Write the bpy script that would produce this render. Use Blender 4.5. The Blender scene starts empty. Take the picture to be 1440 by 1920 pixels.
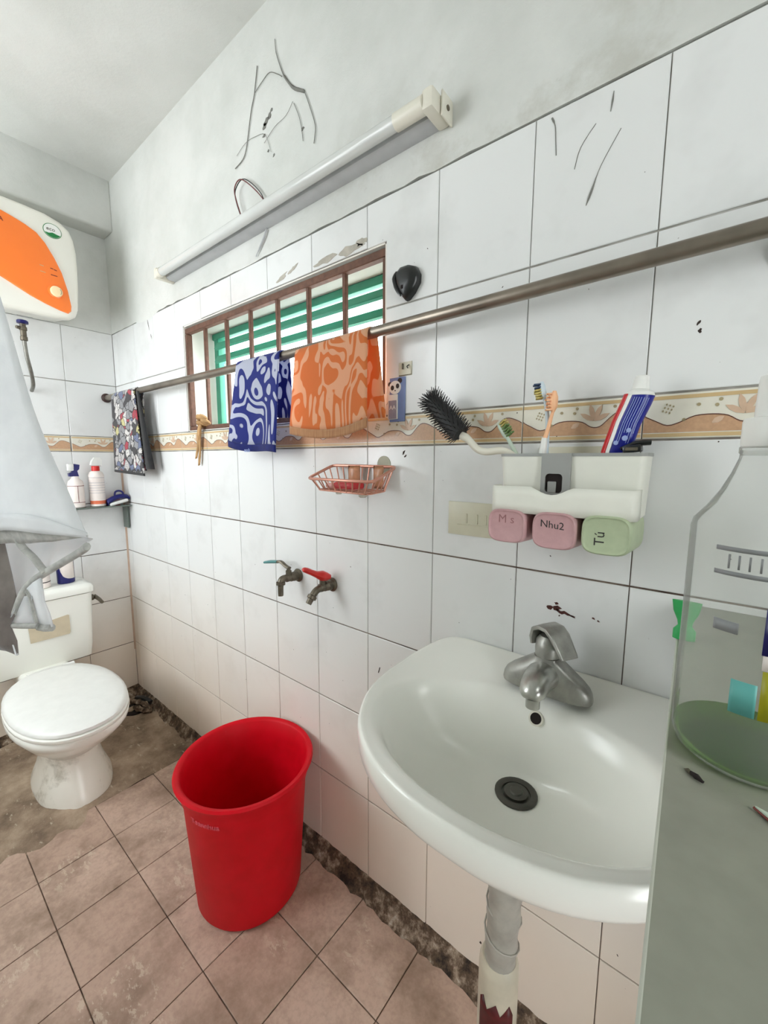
import bpy, bmesh, math, random
from mathutils import Vector, Matrix
random.seed(7)
S = bpy.context.scene
C = S.collection
V = Vector

# ------------------------------------------------------------------ camera, sky, lights, exposure
cam_d = bpy.data.cameras.new('camera'); cam = bpy.data.objects.new('camera', cam_d); C.objects.link(cam)
cam_d.sensor_fit = 'VERTICAL'; cam_d.sensor_height = 36.0; cam_d.lens = 769.754 / 1920 * 36.0
cam_d.clip_start = 0.02; cam_d.clip_end = 60
yaw, pitch, roll = math.radians(38.7414), math.radians(-7.20999), math.radians(0.2045)
cam.matrix_world = (Matrix.Translation((0.0996, -0.8036, 1.2607)) @ Matrix.Rotation(yaw, 4, 'Z') @ Matrix.Rotation(pitch, 4, 'X')
                    @ Matrix.Rotation(math.pi / 2, 4, 'X') @ Matrix.Rotation(roll, 4, 'Z'))
S.camera = cam
w = bpy.data.worlds.new('overcast_sky'); S.world = w; w.use_nodes = True
bg = w.node_tree.nodes['Background']; bg.inputs[0].default_value = (0.93, 0.97, 1.0, 1); bg.inputs[1].default_value = 11.6

def area(name, loc, target, sx, sy, power, col):
    l = bpy.data.lights.new(name, 'AREA'); l.shape = 'RECTANGLE'; l.size = sx; l.size_y = sy; l.energy = power; l.color = col
    o = bpy.data.objects.new(name, l); C.objects.link(o); o.location = loc
    o.rotation_euler = (V(target) - V(loc)).to_track_quat('-Z', 'Y').to_euler()
    return o
for nm, loc, tgt, sx, sy in (('daylight_portal_unseen_window', (-1.65, -1.545, 1.625), (-1.65, 0, 1.625), 1.0, 1.25),
                             ('daylight_portal_barred_window', (-1.041, 0.17, 1.568), (-1.041, -1, 1.568), 0.99, 0.39)):
    area(nm, loc, tgt, sx, sy, 1, (1, 1, 1)).data.cycles.is_portal = True

area('doorway_fill_light', (0.93, -0.70, 1.25), (-1.2, -0.45, 1.0), 0.24, 1.9, 4.6, (1.0, 0.96, 0.92))  # added fill light at an unseen doorway, brightens the lower room

S.view_settings.view_transform = 'Standard'; S.view_settings.look = 'None'
S.view_settings.gamma = 1.0; S.view_settings.use_curve_mapping = False
S.view_settings.exposure = -0.28
S.cycles.use_denoising = True
S.cycles.max_bounces = 10; S.cycles.diffuse_bounces = 6; S.cycles.transparent_max_bounces = 24; S.cycles.transmission_bounces = 10
S.cycles.caustics_reflective = False; S.cycles.caustics_refractive = False; S.cycles.sample_clamp_indirect = 6

# ------------------------------------------------------------------ materials
def lin(r, g, b):
    f = lambda c: (c / 255) / 12.92 if c / 255 <= 0.04045 else ((c / 255 + 0.055) / 1.055) ** 2.4
    return (f(r), f(g), f(b), 1)

class NT:
    def __init__(s, name):
        s.m = bpy.data.materials.new(name); s.m.use_nodes = True; s.t = s.m.node_tree; s.n = s.t.nodes
        s.b = s.n['Principled BSDF']; s.out = s.n['Material Output']
    def new(s, t, **k):
        n = s.n.new(t)
        for a, v in k.items():
            setattr(n, a, v)
        return n
    def link(s, a, b): s.t.links.new(a, b)
    def pos(s): return s.new('ShaderNodeNewGeometry').outputs['Position']
    def noise(s, scale, detail=3, rough=0.55, vec=None, stretch=None):
        n = s.new('ShaderNodeTexNoise'); n.inputs['Scale'].default_value = scale; n.inputs['Detail'].default_value = detail
        n.inputs['Roughness'].default_value = rough
        v = vec if vec is not None else s.pos()
        if stretch:
            mp = s.new('ShaderNodeMapping'); mp.inputs['Scale'].default_value = stretch; s.link(v, mp.inputs[0]); v = mp.outputs[0]
        s.link(v, n.inputs['Vector']); return n.outputs['Fac']
    def ramp(s, fac, stops, interp='LINEAR'):
        r = s.new('ShaderNodeValToRGB'); r.color_ramp.interpolation = interp; e = r.color_ramp.elements
        while len(e) < len(stops): e.new(0.5)
        for q, (p, c) in zip(e, stops):
            q.position = p; q.color = c if len(c) == 4 else (*c, 1)
        s.link(fac, r.inputs[0]); return r.outputs[0]
    def mixc(s, fac, a, b, mode='MIX'):
        m = s.new('ShaderNodeMix', data_type='RGBA', blend_type=mode)
        for i, v in ((0, fac), (6, a), (7, b)):
            if hasattr(v, 'links'): s.link(v, m.inputs[i])
            else: m.inputs[i].default_value = v
        return m.outputs[2]
    def math(s, op, a, b=0.0, clamp=False):
        m = s.new('ShaderNodeMath', operation=op); m.use_clamp = clamp
        for i, v in ((0, a), (1, b)):
            if hasattr(v, 'links'): s.link(v, m.inputs[i])
            else: m.inputs[i].default_value = v
        return m.outputs[0]
    def bump(s, h, strength, dist):
        b = s.new('ShaderNodeBump'); b.inputs['Strength'].default_value = strength; b.inputs['Distance'].default_value = dist
        s.link(h, b.inputs['Height']); s.link(b.outputs[0], s.b.inputs['Normal'])
    def col(s, c):
        if hasattr(c, 'links'): s.link(c, s.b.inputs['Base Color'])
        else: s.b.inputs['Base Color'].default_value = c
    def set(s, **k):
        for a, v in k.items(): s.b.inputs[a.replace('_', ' ')].default_value = v
        return s
K = (0, 0, 0, 1); W1 = (1, 1, 1, 1)

def plain(name, c, rough=0.45, metal=0.0, var=0.12, scale=30, bump=0.0, **k):
    t = NT(name); n = t.noise(scale)
    dark = tuple(x * (1 - var) for x in c[:3]) + (1,)
    t.col(t.ramp(n, [(0.3, dark), (0.7, c)])); t.set(Roughness=rough, Metallic=metal, **k)
    if bump: t.bump(t.noise(scale * 4), bump, 0.002)
    return t.m

def glazed_tile(name, base, smudge, scum_bounce):
    t = NT(name)
    oi = t.new('ShaderNodeObjectInfo')
    tint = t.ramp(oi.outputs['Random'], [(0, tuple(x * 0.95 for x in base[:3])), (1, base[:3])])
    a = t.noise(5.5, 4, 0.6); m1 = t.ramp(a, [(0.52, K), (0.72, (0.5, 0.5, 0.5))])
    c = t.mixc(m1, tint, smudge)
    sep = t.new('ShaderNodeSeparateXYZ'); t.link(t.pos(), sep.inputs[0])
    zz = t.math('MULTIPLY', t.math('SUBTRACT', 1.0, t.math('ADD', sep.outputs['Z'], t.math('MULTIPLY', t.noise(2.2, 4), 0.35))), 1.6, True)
    c = t.mixc(t.math('MULTIPLY', zz, 0.75), c, scum_bounce)  # soap scum yellowing plus warm floor bounce painted in, growing towards the floor
    sp = t.noise(95, 2, 0.5); m2 = t.ramp(sp, [(0.76, K), (0.8, (0.55, 0.55, 0.55))])
    c = t.mixc(m2, c, lin(96, 90, 84))
    t.col(c); t.set(Roughness=0.16, IOR=1.48)
    t.link(t.ramp(t.noise(9), [(0.3, (0.14,) * 3), (0.75, (0.26,) * 3)]), t.b.inputs['Roughness'])
    t.bump(t.noise(14, 2), 0.02, 0.002)
    return t.m

M = {}
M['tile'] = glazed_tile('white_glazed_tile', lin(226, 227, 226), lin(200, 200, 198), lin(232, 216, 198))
t = NT('soiled_grout'); sep = t.new('ShaderNodeSeparateXYZ'); t.link(t.pos(), sep.inputs[0])
zz = t.math('MULTIPLY', t.math('SUBTRACT', t.math('ADD', sep.outputs['Z'], t.math('MULTIPLY', t.noise(4), 0.3)), 1.3), 4.0, True)
c = t.mixc(zz, t.ramp(t.noise(14), [(0.35, lin(70, 54, 46)), (0.65, lin(128, 112, 100))]), t.ramp(t.noise(14), [(0.35, lin(128, 124, 116)), (0.65, lin(176, 174, 168))]))
t.col(c); t.set(Roughness=0.9); M['grout'] = t.m
# plaster: mottled whitewash with damp patches
t = NT('whitewashed_plaster')
c = t.ramp(t.noise(3.2, 5, 0.62), [(0.36, lin(198, 200, 195)), (0.62, lin(212, 213, 209))])
sep = t.new('ShaderNodeSeparateXYZ'); t.link(t.pos(), sep.inputs[0])
damp = t.ramp(t.noise(4.2, 6, 0.65), [(0.5, K), (0.6, W1)])
band = t.ramp(t.math('MULTIPLY', t.math('SUBTRACT', sep.outputs['Z'], 1.86), 4.0, True), [(0.0, W1), (0.75, (0.45,) * 3), (1.0, K)])
xm = t.ramp(t.math('ADD', t.math('MULTIPLY', sep.outputs['X'], 0.8), 0.95, True), [(0.1, (0.25,) * 3), (0.6, W1)])
fac = t.math('MULTIPLY', t.math('MULTIPLY', damp, band), t.math('MULTIPLY', xm, 0.6))
c = t.mixc(fac, c, lin(178, 176, 166))
sm = t.ramp(t.noise(26, 5, 0.7), [(0.66, K), (0.76, (0.4,) * 3)])
c = t.mixc(sm, c, lin(170, 172, 166))
t.col(c); t.set(Roughness=0.92); t.bump(t.noise(60, 6, 0.7), 0.35, 0.004); M['plaster'] = t.m
t = NT('ceiling_whitewash')
c = t.ramp(t.noise(2.5, 5), [(0.35, lin(200, 201, 196)), (0.65, lin(214, 215, 211))])
t.col(t.mixc(t.ramp(t.noise(7, 6, 0.7), [(0.66, K), (0.8, (0.5,) * 3)]), c, lin(176, 178, 172))); t.set(Roughness=0.95)
t.bump(t.noise(70, 5, 0.7), 0.3, 0.003); M['ceiling'] = t.m
M['white_render'] = plain('white_reveal_render', lin(236, 232, 224), 0.9, var=0.08, scale=9, bump=0.2)
# floor tiles: pinkish unglazed tile with dark dirt and pale scale
t = NT('pink_floor_tile')
oi = t.new('ShaderNodeObjectInfo')
c = t.ramp(oi.outputs['Random'], [(0, lin(188, 160, 143)), (1, lin(200, 173, 156))])
c = t.mixc(t.ramp(t.noise(6, 6, 0.7), [(0.44, K), (0.66, (0.75,) * 3)]), c, lin(128, 104, 86))
c = t.mixc(t.ramp(t.noise(90, 2), [(0.45, K), (0.7, (0.3,) * 3)]), c, lin(150, 125, 110))
flake = t.math('MULTIPLY', t.ramp(t.noise(4.5, 2), [(0.53, K), (0.6, W1)]), t.ramp(t.noise(24, 6, 0.72, stretch=(1, 1.8, 1)), [(0.54, K), (0.58, W1)]))
c = t.mixc(t.math('MULTIPLY', flake, 0.55), c, lin(214, 198, 178))
t.col(c); t.set(Roughness=0.55); t.bump(t.noise(40, 5), 0.25, 0.002); M['floor_tile'] = t.m
t = NT('floor_grout'); t.col(t.ramp(t.noise(25), [(0.35, lin(66, 50, 40)), (0.65, lin(122, 104, 88))])); t.set(Roughness=0.95); M['floor_grout'] = t.m
t = NT('dirty_cement')
c = t.ramp(t.noise(5, 8, 0.7), [(0.34, lin(104, 86, 70)), (0.5, lin(150, 130, 110)), (0.66, lin(184, 164, 142))])
c = t.mixc(t.ramp(t.noise(22, 6, 0.75, stretch=(1, 2.2, 1)), [(0.6, K), (0.66, (0.7,) * 3)]), c, lin(206, 194, 172))
t.col(c); t.set(Roughness=0.85); t.bump(t.noise(18, 8, 0.7), 0.6, 0.008); M['cement'] = t.m
t = NT('mouldy_mortar')
c = t.ramp(t.noise(24, 6, 0.72), [(0.36, lin(34, 26, 20)), (0.5, lin(92, 74, 58)), (0.6, lin(150, 132, 114)), (0.7, lin(196, 186, 172))])
t.col(c); t.set(Roughness=0.9); t.bump(t.noise(60, 6), 0.6, 0.006); M['mortar'] = t.m
M['cream'] = plain('border_cream_glaze', lin(226, 222, 208), 0.2, var=0.05, scale=40)
M['tan'] = plain('border_tan_glaze', lin(200, 160, 126), 0.25, var=0.16, scale=160)
M['ochre'] = plain('border_ochre_line', lin(206, 178, 132), 0.25, var=0.1)
M['umber'] = plain('border_brown_line', lin(96, 54, 42), 0.35)
M['petal'] = plain('border_petal_glaze', lin(208, 178, 152), 0.3, var=0.08, scale=120)
M['olive_dot'] = plain('border_olive_dot', lin(168, 154, 120), 0.3)
M['rust'] = plain('rusty_brown_iron', lin(112, 78, 62), 0.7, 0.1, var=0.4, scale=60, bump=0.4)
M['green_paint'] = plain('green_window_paint', lin(46, 136, 108), 0.45, var=0.18, scale=18)
M['chrome_rod'] = plain('tarnished_steel', lin(150, 140, 128), 0.32, 0.85, var=0.35, scale=14)
M['rubber_dark'] = plain('dark_brown_rubber', lin(58, 36, 32), 0.6)
M['black'] = plain('black_plastic', lin(26, 28, 28), 0.3)
M['white_plastic'] = plain('white_plastic', lin(232, 232, 228), 0.35, var=0.05)
M['ivory_plastic'] = plain('ivory_plastic', lin(222, 218, 204), 0.4, var=0.06)
M['heater_white'] = plain('heater_white_shell', lin(234, 232, 222), 0.28, var=0.05, scale=5)
M['orange_panel'] = plain('glossy_orange_panel', lin(250, 128, 52), 0.22, var=0.06, scale=6)
M['green_print'] = plain('green_print', lin(24, 122, 62), 0.4)
M['knob_cream'] = plain('cream_knob', lin(250, 226, 180), 0.35, var=0.04)
M['maroon'] = plain('maroon_print', lin(110, 30, 16), 0.5)
M['navy'] = plain('navy_plastic', lin(22, 24, 98), 0.35)
M['red_plastic'] = plain('red_plastic', lin(206, 40, 34), 0.35)
M['metal'] = plain('worn_chrome', lin(196, 196, 190), 0.28, 0.85, var=0.3, scale=40)
M['dull_metal'] = plain('grey_brass_metal', lin(120, 112, 98), 0.42, 0.8, var=0.35, scale=60)
M['faucet'] = plain('scaled_chrome', lin(172, 171, 165), 0.38, 0.7, var=0.3, scale=45)
M['porcelain'] = plain('white_porcelain', lin(243, 243, 236), 0.2, var=0.04, scale=5)
t = NT('stained_porcelain')
c = t.ramp(t.noise(5), [(0.3, lin(226, 222, 210)), (0.7, lin(236, 233, 224))])
c = t.mixc(t.ramp(t.noise(9, 5, 0.65), [(0.52, K), (0.7, (0.8,) * 3)]), c, lin(150, 142, 124)); t.col(c); t.set(Roughness=0.25); M['pedestal'] = t.m
t = NT('red_bucket_plastic')
c = t.ramp(t.noise(20), [(0.3, lin(196, 1, 20)), (0.7, lin(208, 3, 28))])
t.col(t.mixc(t.ramp(t.noise(16, 5, 0.7), [(0.66, K), (0.8, (0.08,) * 3)]), c, lin(226, 120, 136))); t.set(Roughness=0.5, Specular_IOR_Level=0.2); M['bucket'] = t.m
M['bucket_letter'] = plain('pale_red_lettering', lin(220, 90, 104), 0.5)
M['drain_grey'] = plain('dark_grey_drain', lin(92, 90, 84), 0.4, 0.5, var=0.3)
M['hole'] = plain('dark_hole', lin(28, 18, 16), 0.9)
M['pipe_wrap'] = plain('grey_tape_wrap', lin(176, 172, 162), 0.55, var=0.25, scale=30, bump=0.3)
M['pipe'] = plain('cream_pvc', lin(206, 198, 178), 0.4, var=0.2, scale=22)
M['pipe_label'] = plain('dark_red_label', lin(96, 22, 26), 0.5, var=0.6, scale=70)
M['holder_white'] = plain('white_holder_plastic', lin(224, 224, 214), 0.4, var=0.04)
M['holder_grey'] = plain('grey_holder_plastic', lin(150, 151, 148), 0.45, var=0.05)
M['pink_cup'] = plain('pink_cup', lin(190, 150, 152), 0.5, var=0.1, scale=90)
M['green_cup'] = plain('pale_green_cup', lin(172, 184, 152), 0.5, var=0.08, scale=90)
M['ink'] = plain('black_marker_ink', lin(40, 36, 38), 0.6)
M['faint_ink'] = plain('faded_marker_ink', lin(150, 104, 106), 0.6)
M['sticky'] = plain('yellowed_adhesive_plate', lin(206, 202, 180), 0.35, var=0.06)
M['bristle_black'] = plain('black_bristle', lin(30, 30, 31), 0.6)
M['peach'] = plain('peach_plastic', lin(246, 190, 146), 0.4, var=0.08)
M['pale_blue'] = plain('pale_blue_plastic', lin(200, 214, 222), 0.35)
M['mint'] = plain('mint_plastic', lin(196, 212, 196), 0.35)
M['bristle_yellow'] = plain('yellow_bristle', lin(208, 192, 116), 0.7, var=0.3, scale=300)
M['bristle_navy'] = plain('navy_bristle', lin(62, 80, 110), 0.7, var=0.3, scale=300)
M['bristle_green'] = plain('green_bristle', lin(120, 150, 90), 0.7, var=0.4, scale=300)
M['paste_blue'] = plain('toothpaste_blue', lin(18, 28, 140), 0.3)
M['paste_red'] = plain('toothpaste_red', lin(204, 18, 32), 0.3)
M['print_pale'] = plain('pale_blue_print', lin(150, 166, 214), 0.4)
M['card_blue'] = plain('blue_card', lin(116, 136, 186), 0.4, var=0.15, scale=40)
M['grey_print'] = plain('grey_print', lin(150, 150, 168), 0.5, var=0.2, scale=90)
M['rose_wire'] = plain('rose_gold_wire', lin(206, 148, 128), 0.35, 0.5, var=0.15)
M['soap_red'] = plain('red_soap', lin(206, 52, 58), 0.4)
M['soap_pink'] = plain('pink_soap', lin(228, 168, 162), 0.4)
M['sachet'] = plain('tan_sachet', lin(198, 140, 104), 0.3, var=0.3, scale=80)
M['rag'] = plain('tan_rag', lin(196, 156, 108), 0.85, var=0.3, scale=50)
M['lamp_body'] = plain('dusty_lamp_batten', lin(184, 186, 187), 0.5, var=0.12, scale=24)
M['cobweb'] = plain('sooty_cobweb', lin(124, 124, 118), 0.95)
M['wire_red'] = plain('dark_red_wire', lin(112, 58, 58), 0.5)
M['shelf_top'] = plain('grey_green_shelf_board', lin(143, 144, 131), 0.5, var=0.14, scale=35, bump=0.1)
M['shelf_edge'] = plain('pale_shelf_edging', lin(190, 192, 180), 0.4)
M['glass_shelf'] = plain('dark_green_glass', lin(92, 104, 96), 0.12, var=0.1)
M['clip_green'] = plain('green_plastic', lin(40, 160, 84), 0.35, var=0.2)
M['dirt'] = plain('dark_dirt', lin(58, 46, 42), 0.9, var=0.3)
M['blood'] = plain('dark_rust_stain', lin(78, 34, 26), 0.8, var=0.5, scale=200)
M['scrape'] = plain('bare_cement_scrape', lin(186, 180, 168), 0.9, var=0.25, scale=40)
M['beige_sticker'] = plain('beige_paper_sticker', lin(206, 192, 166), 0.8, var=0.1)
M['hose'] = plain('braided_hose', lin(134, 132, 124), 0.35, 0.6, var=0.3, scale=120)
M['orange_label'] = plain('orange_label', lin(222, 112, 72), 0.4)
M['label_white'] = plain('label_white', lin(236, 226, 220), 0.4, var=0.06, scale=60)
M['lime'] = plain('label_lime', lin(168, 164, 20), 0.4)
M['teal'] = plain('label_teal', lin(96, 172, 166), 0.4)
M['label_grey'] = plain('label_grey_print', lin(140, 142, 144), 0.5)

def cloth_mat(name, build, rough=0.9, trans=0.35):
    t = NT(name); c = build(t); t.col(c); t.set(Roughness=rough)
    try: t.set(Sheen_Weight=0.2)
    except Exception: pass
    t.bump(t.noise(420, 2), 0.25, 0.001)
    tr = t.new('ShaderNodeBsdfTranslucent'); t.link(c, tr.inputs[0]) if hasattr(c, 'links') else None
    mx = t.new('ShaderNodeMixShader'); mx.inputs[0].default_value = trans
    t.link(t.b.outputs[0], mx.inputs[1]); t.link(tr.outputs[0], mx.inputs[2]); t.link(mx.outputs[0], t.out.inputs[0])
    return t.m
def jac(dark, pale):
    def f(t):
        n = t.new('ShaderNodeTexNoise'); n.inputs['Scale'].default_value = 7.5; n.inputs['Detail'].default_value = 0.3
        n.inputs['Distortion'].default_value = 2.6
        mp = t.new('ShaderNodeMapping'); mp.inputs['Scale'].default_value = (1.0, 0.3, 0.8); mp.inputs['Rotation'].default_value = (0, 0.6, 0)
        t.link(t.pos(), mp.inputs[0]); t.link(mp.outputs[0], n.inputs['Vector'])
        wv = t.math('SINE', t.math('MULTIPLY', n.outputs['Fac'], 24.0))
        return t.ramp(t.math('ADD', t.math('MULTIPLY', wv, 0.5), 0.5), [(0.46, dark), (0.54, pale)])
    return f
M['blue_towel'] = cloth_mat('blue_white_jacquard_towel', jac(lin(30, 44, 130), lin(196, 200, 216)))
M['blue_hem'] = cloth_mat('navy_towel_hem', lambda t: t.ramp(t.noise(60), [(0.3, lin(14, 26, 100)), (0.7, lin(22, 36, 120))]))
M['orange_towel'] = cloth_mat('orange_jacquard_towel', jac(lin(226, 130, 66), lin(238, 186, 146)))
M['orange_hem'] = cloth_mat('tan_towel_hem', lambda t: t.ramp(t.noise(80, stretch=(4, 1, 0.3)), [(0.3, lin(184, 132, 92)), (0.7, lin(208, 164, 122))]))
def doodle(t):
    v = t.new('ShaderNodeTexVoronoi'); v.inputs['Scale'].default_value = 40
    mp = t.new('ShaderNodeMapping'); mp.inputs['Scale'].default_value = (0.75, 1, 0.8)
    nz = t.new('ShaderNodeTexNoise'); nz.inputs['Scale'].default_value = 14; t.link(t.pos(), nz.inputs['Vector'])
    ad = t.mixc(0.06, t.pos(), nz.outputs['Color'], 'ADD'); t.link(ad, mp.inputs[0]); t.link(mp.outputs[0], v.inputs['Vector'])
    sp = t.new('ShaderNodeSeparateColor'); t.link(v.outputs['Color'], sp.inputs[0])
    c = t.ramp(sp.outputs[0], [(0.0, lin(58, 56, 60)), (0.2, lin(196, 192, 190)), (0.42, lin(176, 60, 76)), (0.52, lin(150, 150, 152)), (0.72, lin(206, 198, 140)), (0.77, lin(110, 120, 150)), (0.84, lin(220, 216, 212))], 'CONSTANT')
    v2 = t.new('ShaderNodeTexVoronoi', feature='DISTANCE_TO_EDGE'); v2.inputs['Scale'].default_value = 40; t.link(mp.outputs[0], v2.inputs['Vector'])
    c = t.mixc(t.ramp(v2.outputs['Distance'], [(0.035, W1), (0.07, K)]), c, lin(34, 32, 34))
    r = t.math('SINE', t.math('MULTIPLY', v.outputs['Distance'], 42.0))
    return t.mixc(t.ramp(r, [(0.7, K), (0.85, (0.8,) * 3)]), c, lin(40, 36, 40))
M['doodle'] = cloth_mat('black_doodle_print_cloth', doodle, trans=0.05)
M['doodle_back'] = cloth_mat('black_cloth_back', lambda t: t.ramp(t.noise(60), [(0.3, lin(18, 18, 20)), (0.7, lin(30, 30, 32))]), trans=0.0)
M['shirt'] = cloth_mat('white_cotton', lambda t: t.ramp(t.noise(18), [(0.3, lin(232, 234, 236)), (0.7, lin(243, 245, 246))]), trans=0.3)
M['shirt_backlit'] = cloth_mat('backlit_white_cotton', lambda t: t.ramp(t.noise(18), [(0.3, lin(240, 242, 244)), (0.7, lin(248, 249, 250))]), trans=0.72)  # lit copy of the shirt cotton, backlight put into paler, more translucent cloth
M['shirt_hem'] = cloth_mat('grey_cotton_hem', lambda t: t.ramp(t.noise(70), [(0.3, lin(150, 150, 146)), (0.7, lin(190, 190, 184))]), trans=0.1)
M['shirt_shaded'] = cloth_mat('shaded_shirt_cotton', lambda t: t.ramp(t.noise(14, 4), [(0.3, lin(96, 88, 84)), (0.7, lin(146, 138, 132))]), trans=0.1)  # shaded copy of the shirt cloth, shadow put into its colour
# thin clear plastic: mostly see-through, Fresnel gloss
def thin_clear(name, tint, haze, gloss=0.06):
    t = NT(name)
    tr = t.new('ShaderNodeBsdfTransparent'); tr.inputs[0].default_value = tint
    gl = t.new('ShaderNodeBsdfGlossy'); gl.inputs['Roughness'].default_value = gloss
    df = t.new('ShaderNodeBsdfDiffuse'); df.inputs[0].default_value = lin(214, 216, 210)
    lw = t.new('ShaderNodeLayerWeight'); lw.inputs[0].default_value = 0.08
    m0 = t.new('ShaderNodeMixShader'); t.link(t.math('ADD', t.math('MULTIPLY', t.math('POWER', lw.outputs['Facing'], 2.5), 0.5), haze), m0.inputs[0]); t.link(tr.outputs[0], m0.inputs[1]); t.link(df.outputs[0], m0.inputs[2])
    m1 = t.new('ShaderNodeMixShader'); t.link(t.math('MULTIPLY', lw.outputs['Fresnel'], 0.8), m1.inputs[0]); t.link(m0.outputs[0], m1.inputs[1]); t.link(gl.outputs[0], m1.inputs[2])
    t.link(m1.outputs[0], t.out.inputs[0]); return t.m
M['clear'] = thin_clear('clear_plastic', (0.97, 0.972, 0.965, 1), 0.15)
M['green_liquid'] = thin_clear('green_soap_liquid', (0.4, 0.62, 0.14, 1), 0.06)
M['pane'] = thin_clear('frosted_pane', (0.9, 0.97, 0.96, 1), 0.25)
M['clear_tab'] = thin_clear('clear_adhesive', (0.9, 0.88, 0.78, 1), 0.35)
M['tube_glass'] = plain('lamp_tube_glass', lin(206, 208, 205), 0.18, var=0.06, scale=10)

# ------------------------------------------------------------------ geometry helpers
class G:
    def __init__(s): s.v = []; s.f = []
    def add(s, vs, fs):
        k = len(s.v); s.v += [tuple(p) for p in vs]; s.f += [tuple(i + k for i in f) for f in fs]; return s
    def box(s, lo, hi):
        x0, y0, z0 = lo; x1, y1, z1 = hi
        return s.add([(x0, y0, z0), (x1, y0, z0), (x1, y1, z0), (x0, y1, z0), (x0, y0, z1), (x1, y0, z1), (x1, y1, z1), (x0, y1, z1)],
                     [(0, 3, 2, 1), (4, 5, 6, 7), (0, 1, 5, 4), (1, 2, 6, 5), (2, 3, 7, 6), (3, 0, 4, 7)])
    def rbox(s, lo, hi, r=0.004, seg=2, rot=None):
        bm = bmesh.new(); bmesh.ops.create_cube(bm, size=1)
        d = V(hi) - V(lo); c = (V(hi) + V(lo)) / 2
        for q in bm.verts: q.co = V((q.co.x * d.x, q.co.y * d.y, q.co.z * d.z))
        bmesh.ops.bevel(bm, geom=bm.edges[:], offset=min(r, min(d) * 0.45), segments=seg, profile=0.5, affect='EDGES')
        for q in bm.verts: q.co = (rot @ q.co if rot else q.co) + c
        return s.bm(bm)
    def bm(s, bm):
        bm.verts.index_update(); s.add([q.co[:] for q in bm.verts], [[q.index for q in f.verts] for f in bm.faces]); bm.free(); return s
    def loft(s, rings, cap0=True, cap1=True, closed=True):
        n = len(rings[0]); vs = [p for r in rings for p in r]; fs = []
        for i in range(len(rings) - 1):
            for j in range(n if closed else n - 1):
                a = i * n + j; b = i * n + (j + 1) % n; fs.append((a, b, b + n, a + n))
        if cap0: fs.append(tuple(reversed(range(n))))
        if cap1: fs.append(tuple((len(rings) - 1) * n + j for j in range(n)))
        return s.add(vs, fs)
    def lathe(s, prof, o, axis=(0, 0, 1), n=32, cap0=True, cap1=True, sx=1.0, sy=1.0):
        q = V((0, 0, 1)).rotation_difference(V(axis).normalized())
        rings = [[tuple(V(o) + q @ V((r * sx * math.cos(2 * math.pi * j / n), r * sy * math.sin(2 * math.pi * j / n), h))) for j in range(n)] for r, h in prof]
        return s.loft(rings, cap0, cap1)
    def tube(s, pts, r, n=10, cap=True, flat=1.0):
        pts = [V(p) for p in pts]; R = r if isinstance(r, (list, tuple)) else [r] * len(pts)
        rings = []; up = None
        for i, p in enumerate(pts):
            d = ((pts[min(i + 1, len(pts) - 1)] - p).normalized() if i < len(pts) - 1 else V()) + ((p - pts[i - 1]).normalized() if i else V())
            d.normalize()
            if up is None:
                up = V((0, 0, 1)) if abs(d.z) < 0.9 else V((0, 1, 0))
            a = d.cross(up); a.normalize(); b = a.cross(d); b.normalize(); up = b
            rings.append([tuple(p + a * R[i] * flat * math.cos(2 * math.pi * j / n) + b * R[i] * math.sin(2 * math.pi * j / n)) for j in range(n)])
        return s.loft(rings, cap, cap)
    def prism(s, poly, vec):
        n = len(poly); a = [V(p) for p in poly]; b = [p + V(vec) for p in a]
        return s.add(a + b, [tuple(reversed(range(n))), tuple(range(n, 2 * n))] + [(j, (j + 1) % n, (j + 1) % n + n, j + n) for j in range(n)])
    def grid(s, rows):
        n = len(rows[0]); return s.add([p for r in rows for p in r], [(i * n + j, i * n + j + 1, (i + 1) * n + j + 1, (i + 1) * n + j) for i in range(len(rows) - 1) for j in range(n - 1)])

def spline(pts, sub=6, closed=False):
    P = [V(p) for p in pts]; n = len(P); out = []
    for i in range(n if closed else n - 1):
        if closed: p0, p1, p2, p3 = P[(i - 1) % n], P[i], P[(i + 1) % n], P[(i + 2) % n]
        else: p0, p1, p2, p3 = P[max(i - 1, 0)], P[i], P[i + 1], P[min(i + 2, n - 1)]
        for k in range(sub):
            u = k / sub
            out.append(0.5 * (2 * p1 + (p2 - p0) * u + (2 * p0 - 5 * p1 + 4 * p2 - p3) * u * u + (3 * p1 - p0 - 3 * p2 + p3) * u ** 3))
    if not closed: out.append(P[-1])
    return out

def woff(o):
    r = V((0, 0, 0))
    while o: r += o.location; o = o.parent
    return r

def mesh_of(name, g, smooth=40, weld=True):
    me = bpy.data.meshes.new(name); me.from_pydata(g.v, [], g.f)
    bm = bmesh.new(); bm.from_mesh(me)
    if weld: bmesh.ops.remove_doubles(bm, verts=bm.verts[:], dist=1e-6)
    bmesh.ops.recalc_face_normals(bm, faces=bm.faces[:])
    for f in bm.faces: f.smooth = bool(smooth)
    if smooth:
        for e in bm.edges:
            if len(e.link_faces) == 2 and e.calc_face_angle(0) > math.radians(smooth): e.smooth = False
    bm.to_mesh(me); bm.free(); return me

def tag(o, label=None, cat=None, group=None, kind=None):
    for k, v in (('label', label), ('category', cat), ('group', group), ('kind', kind)):
        if v: o[k] = v
    return o

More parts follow.
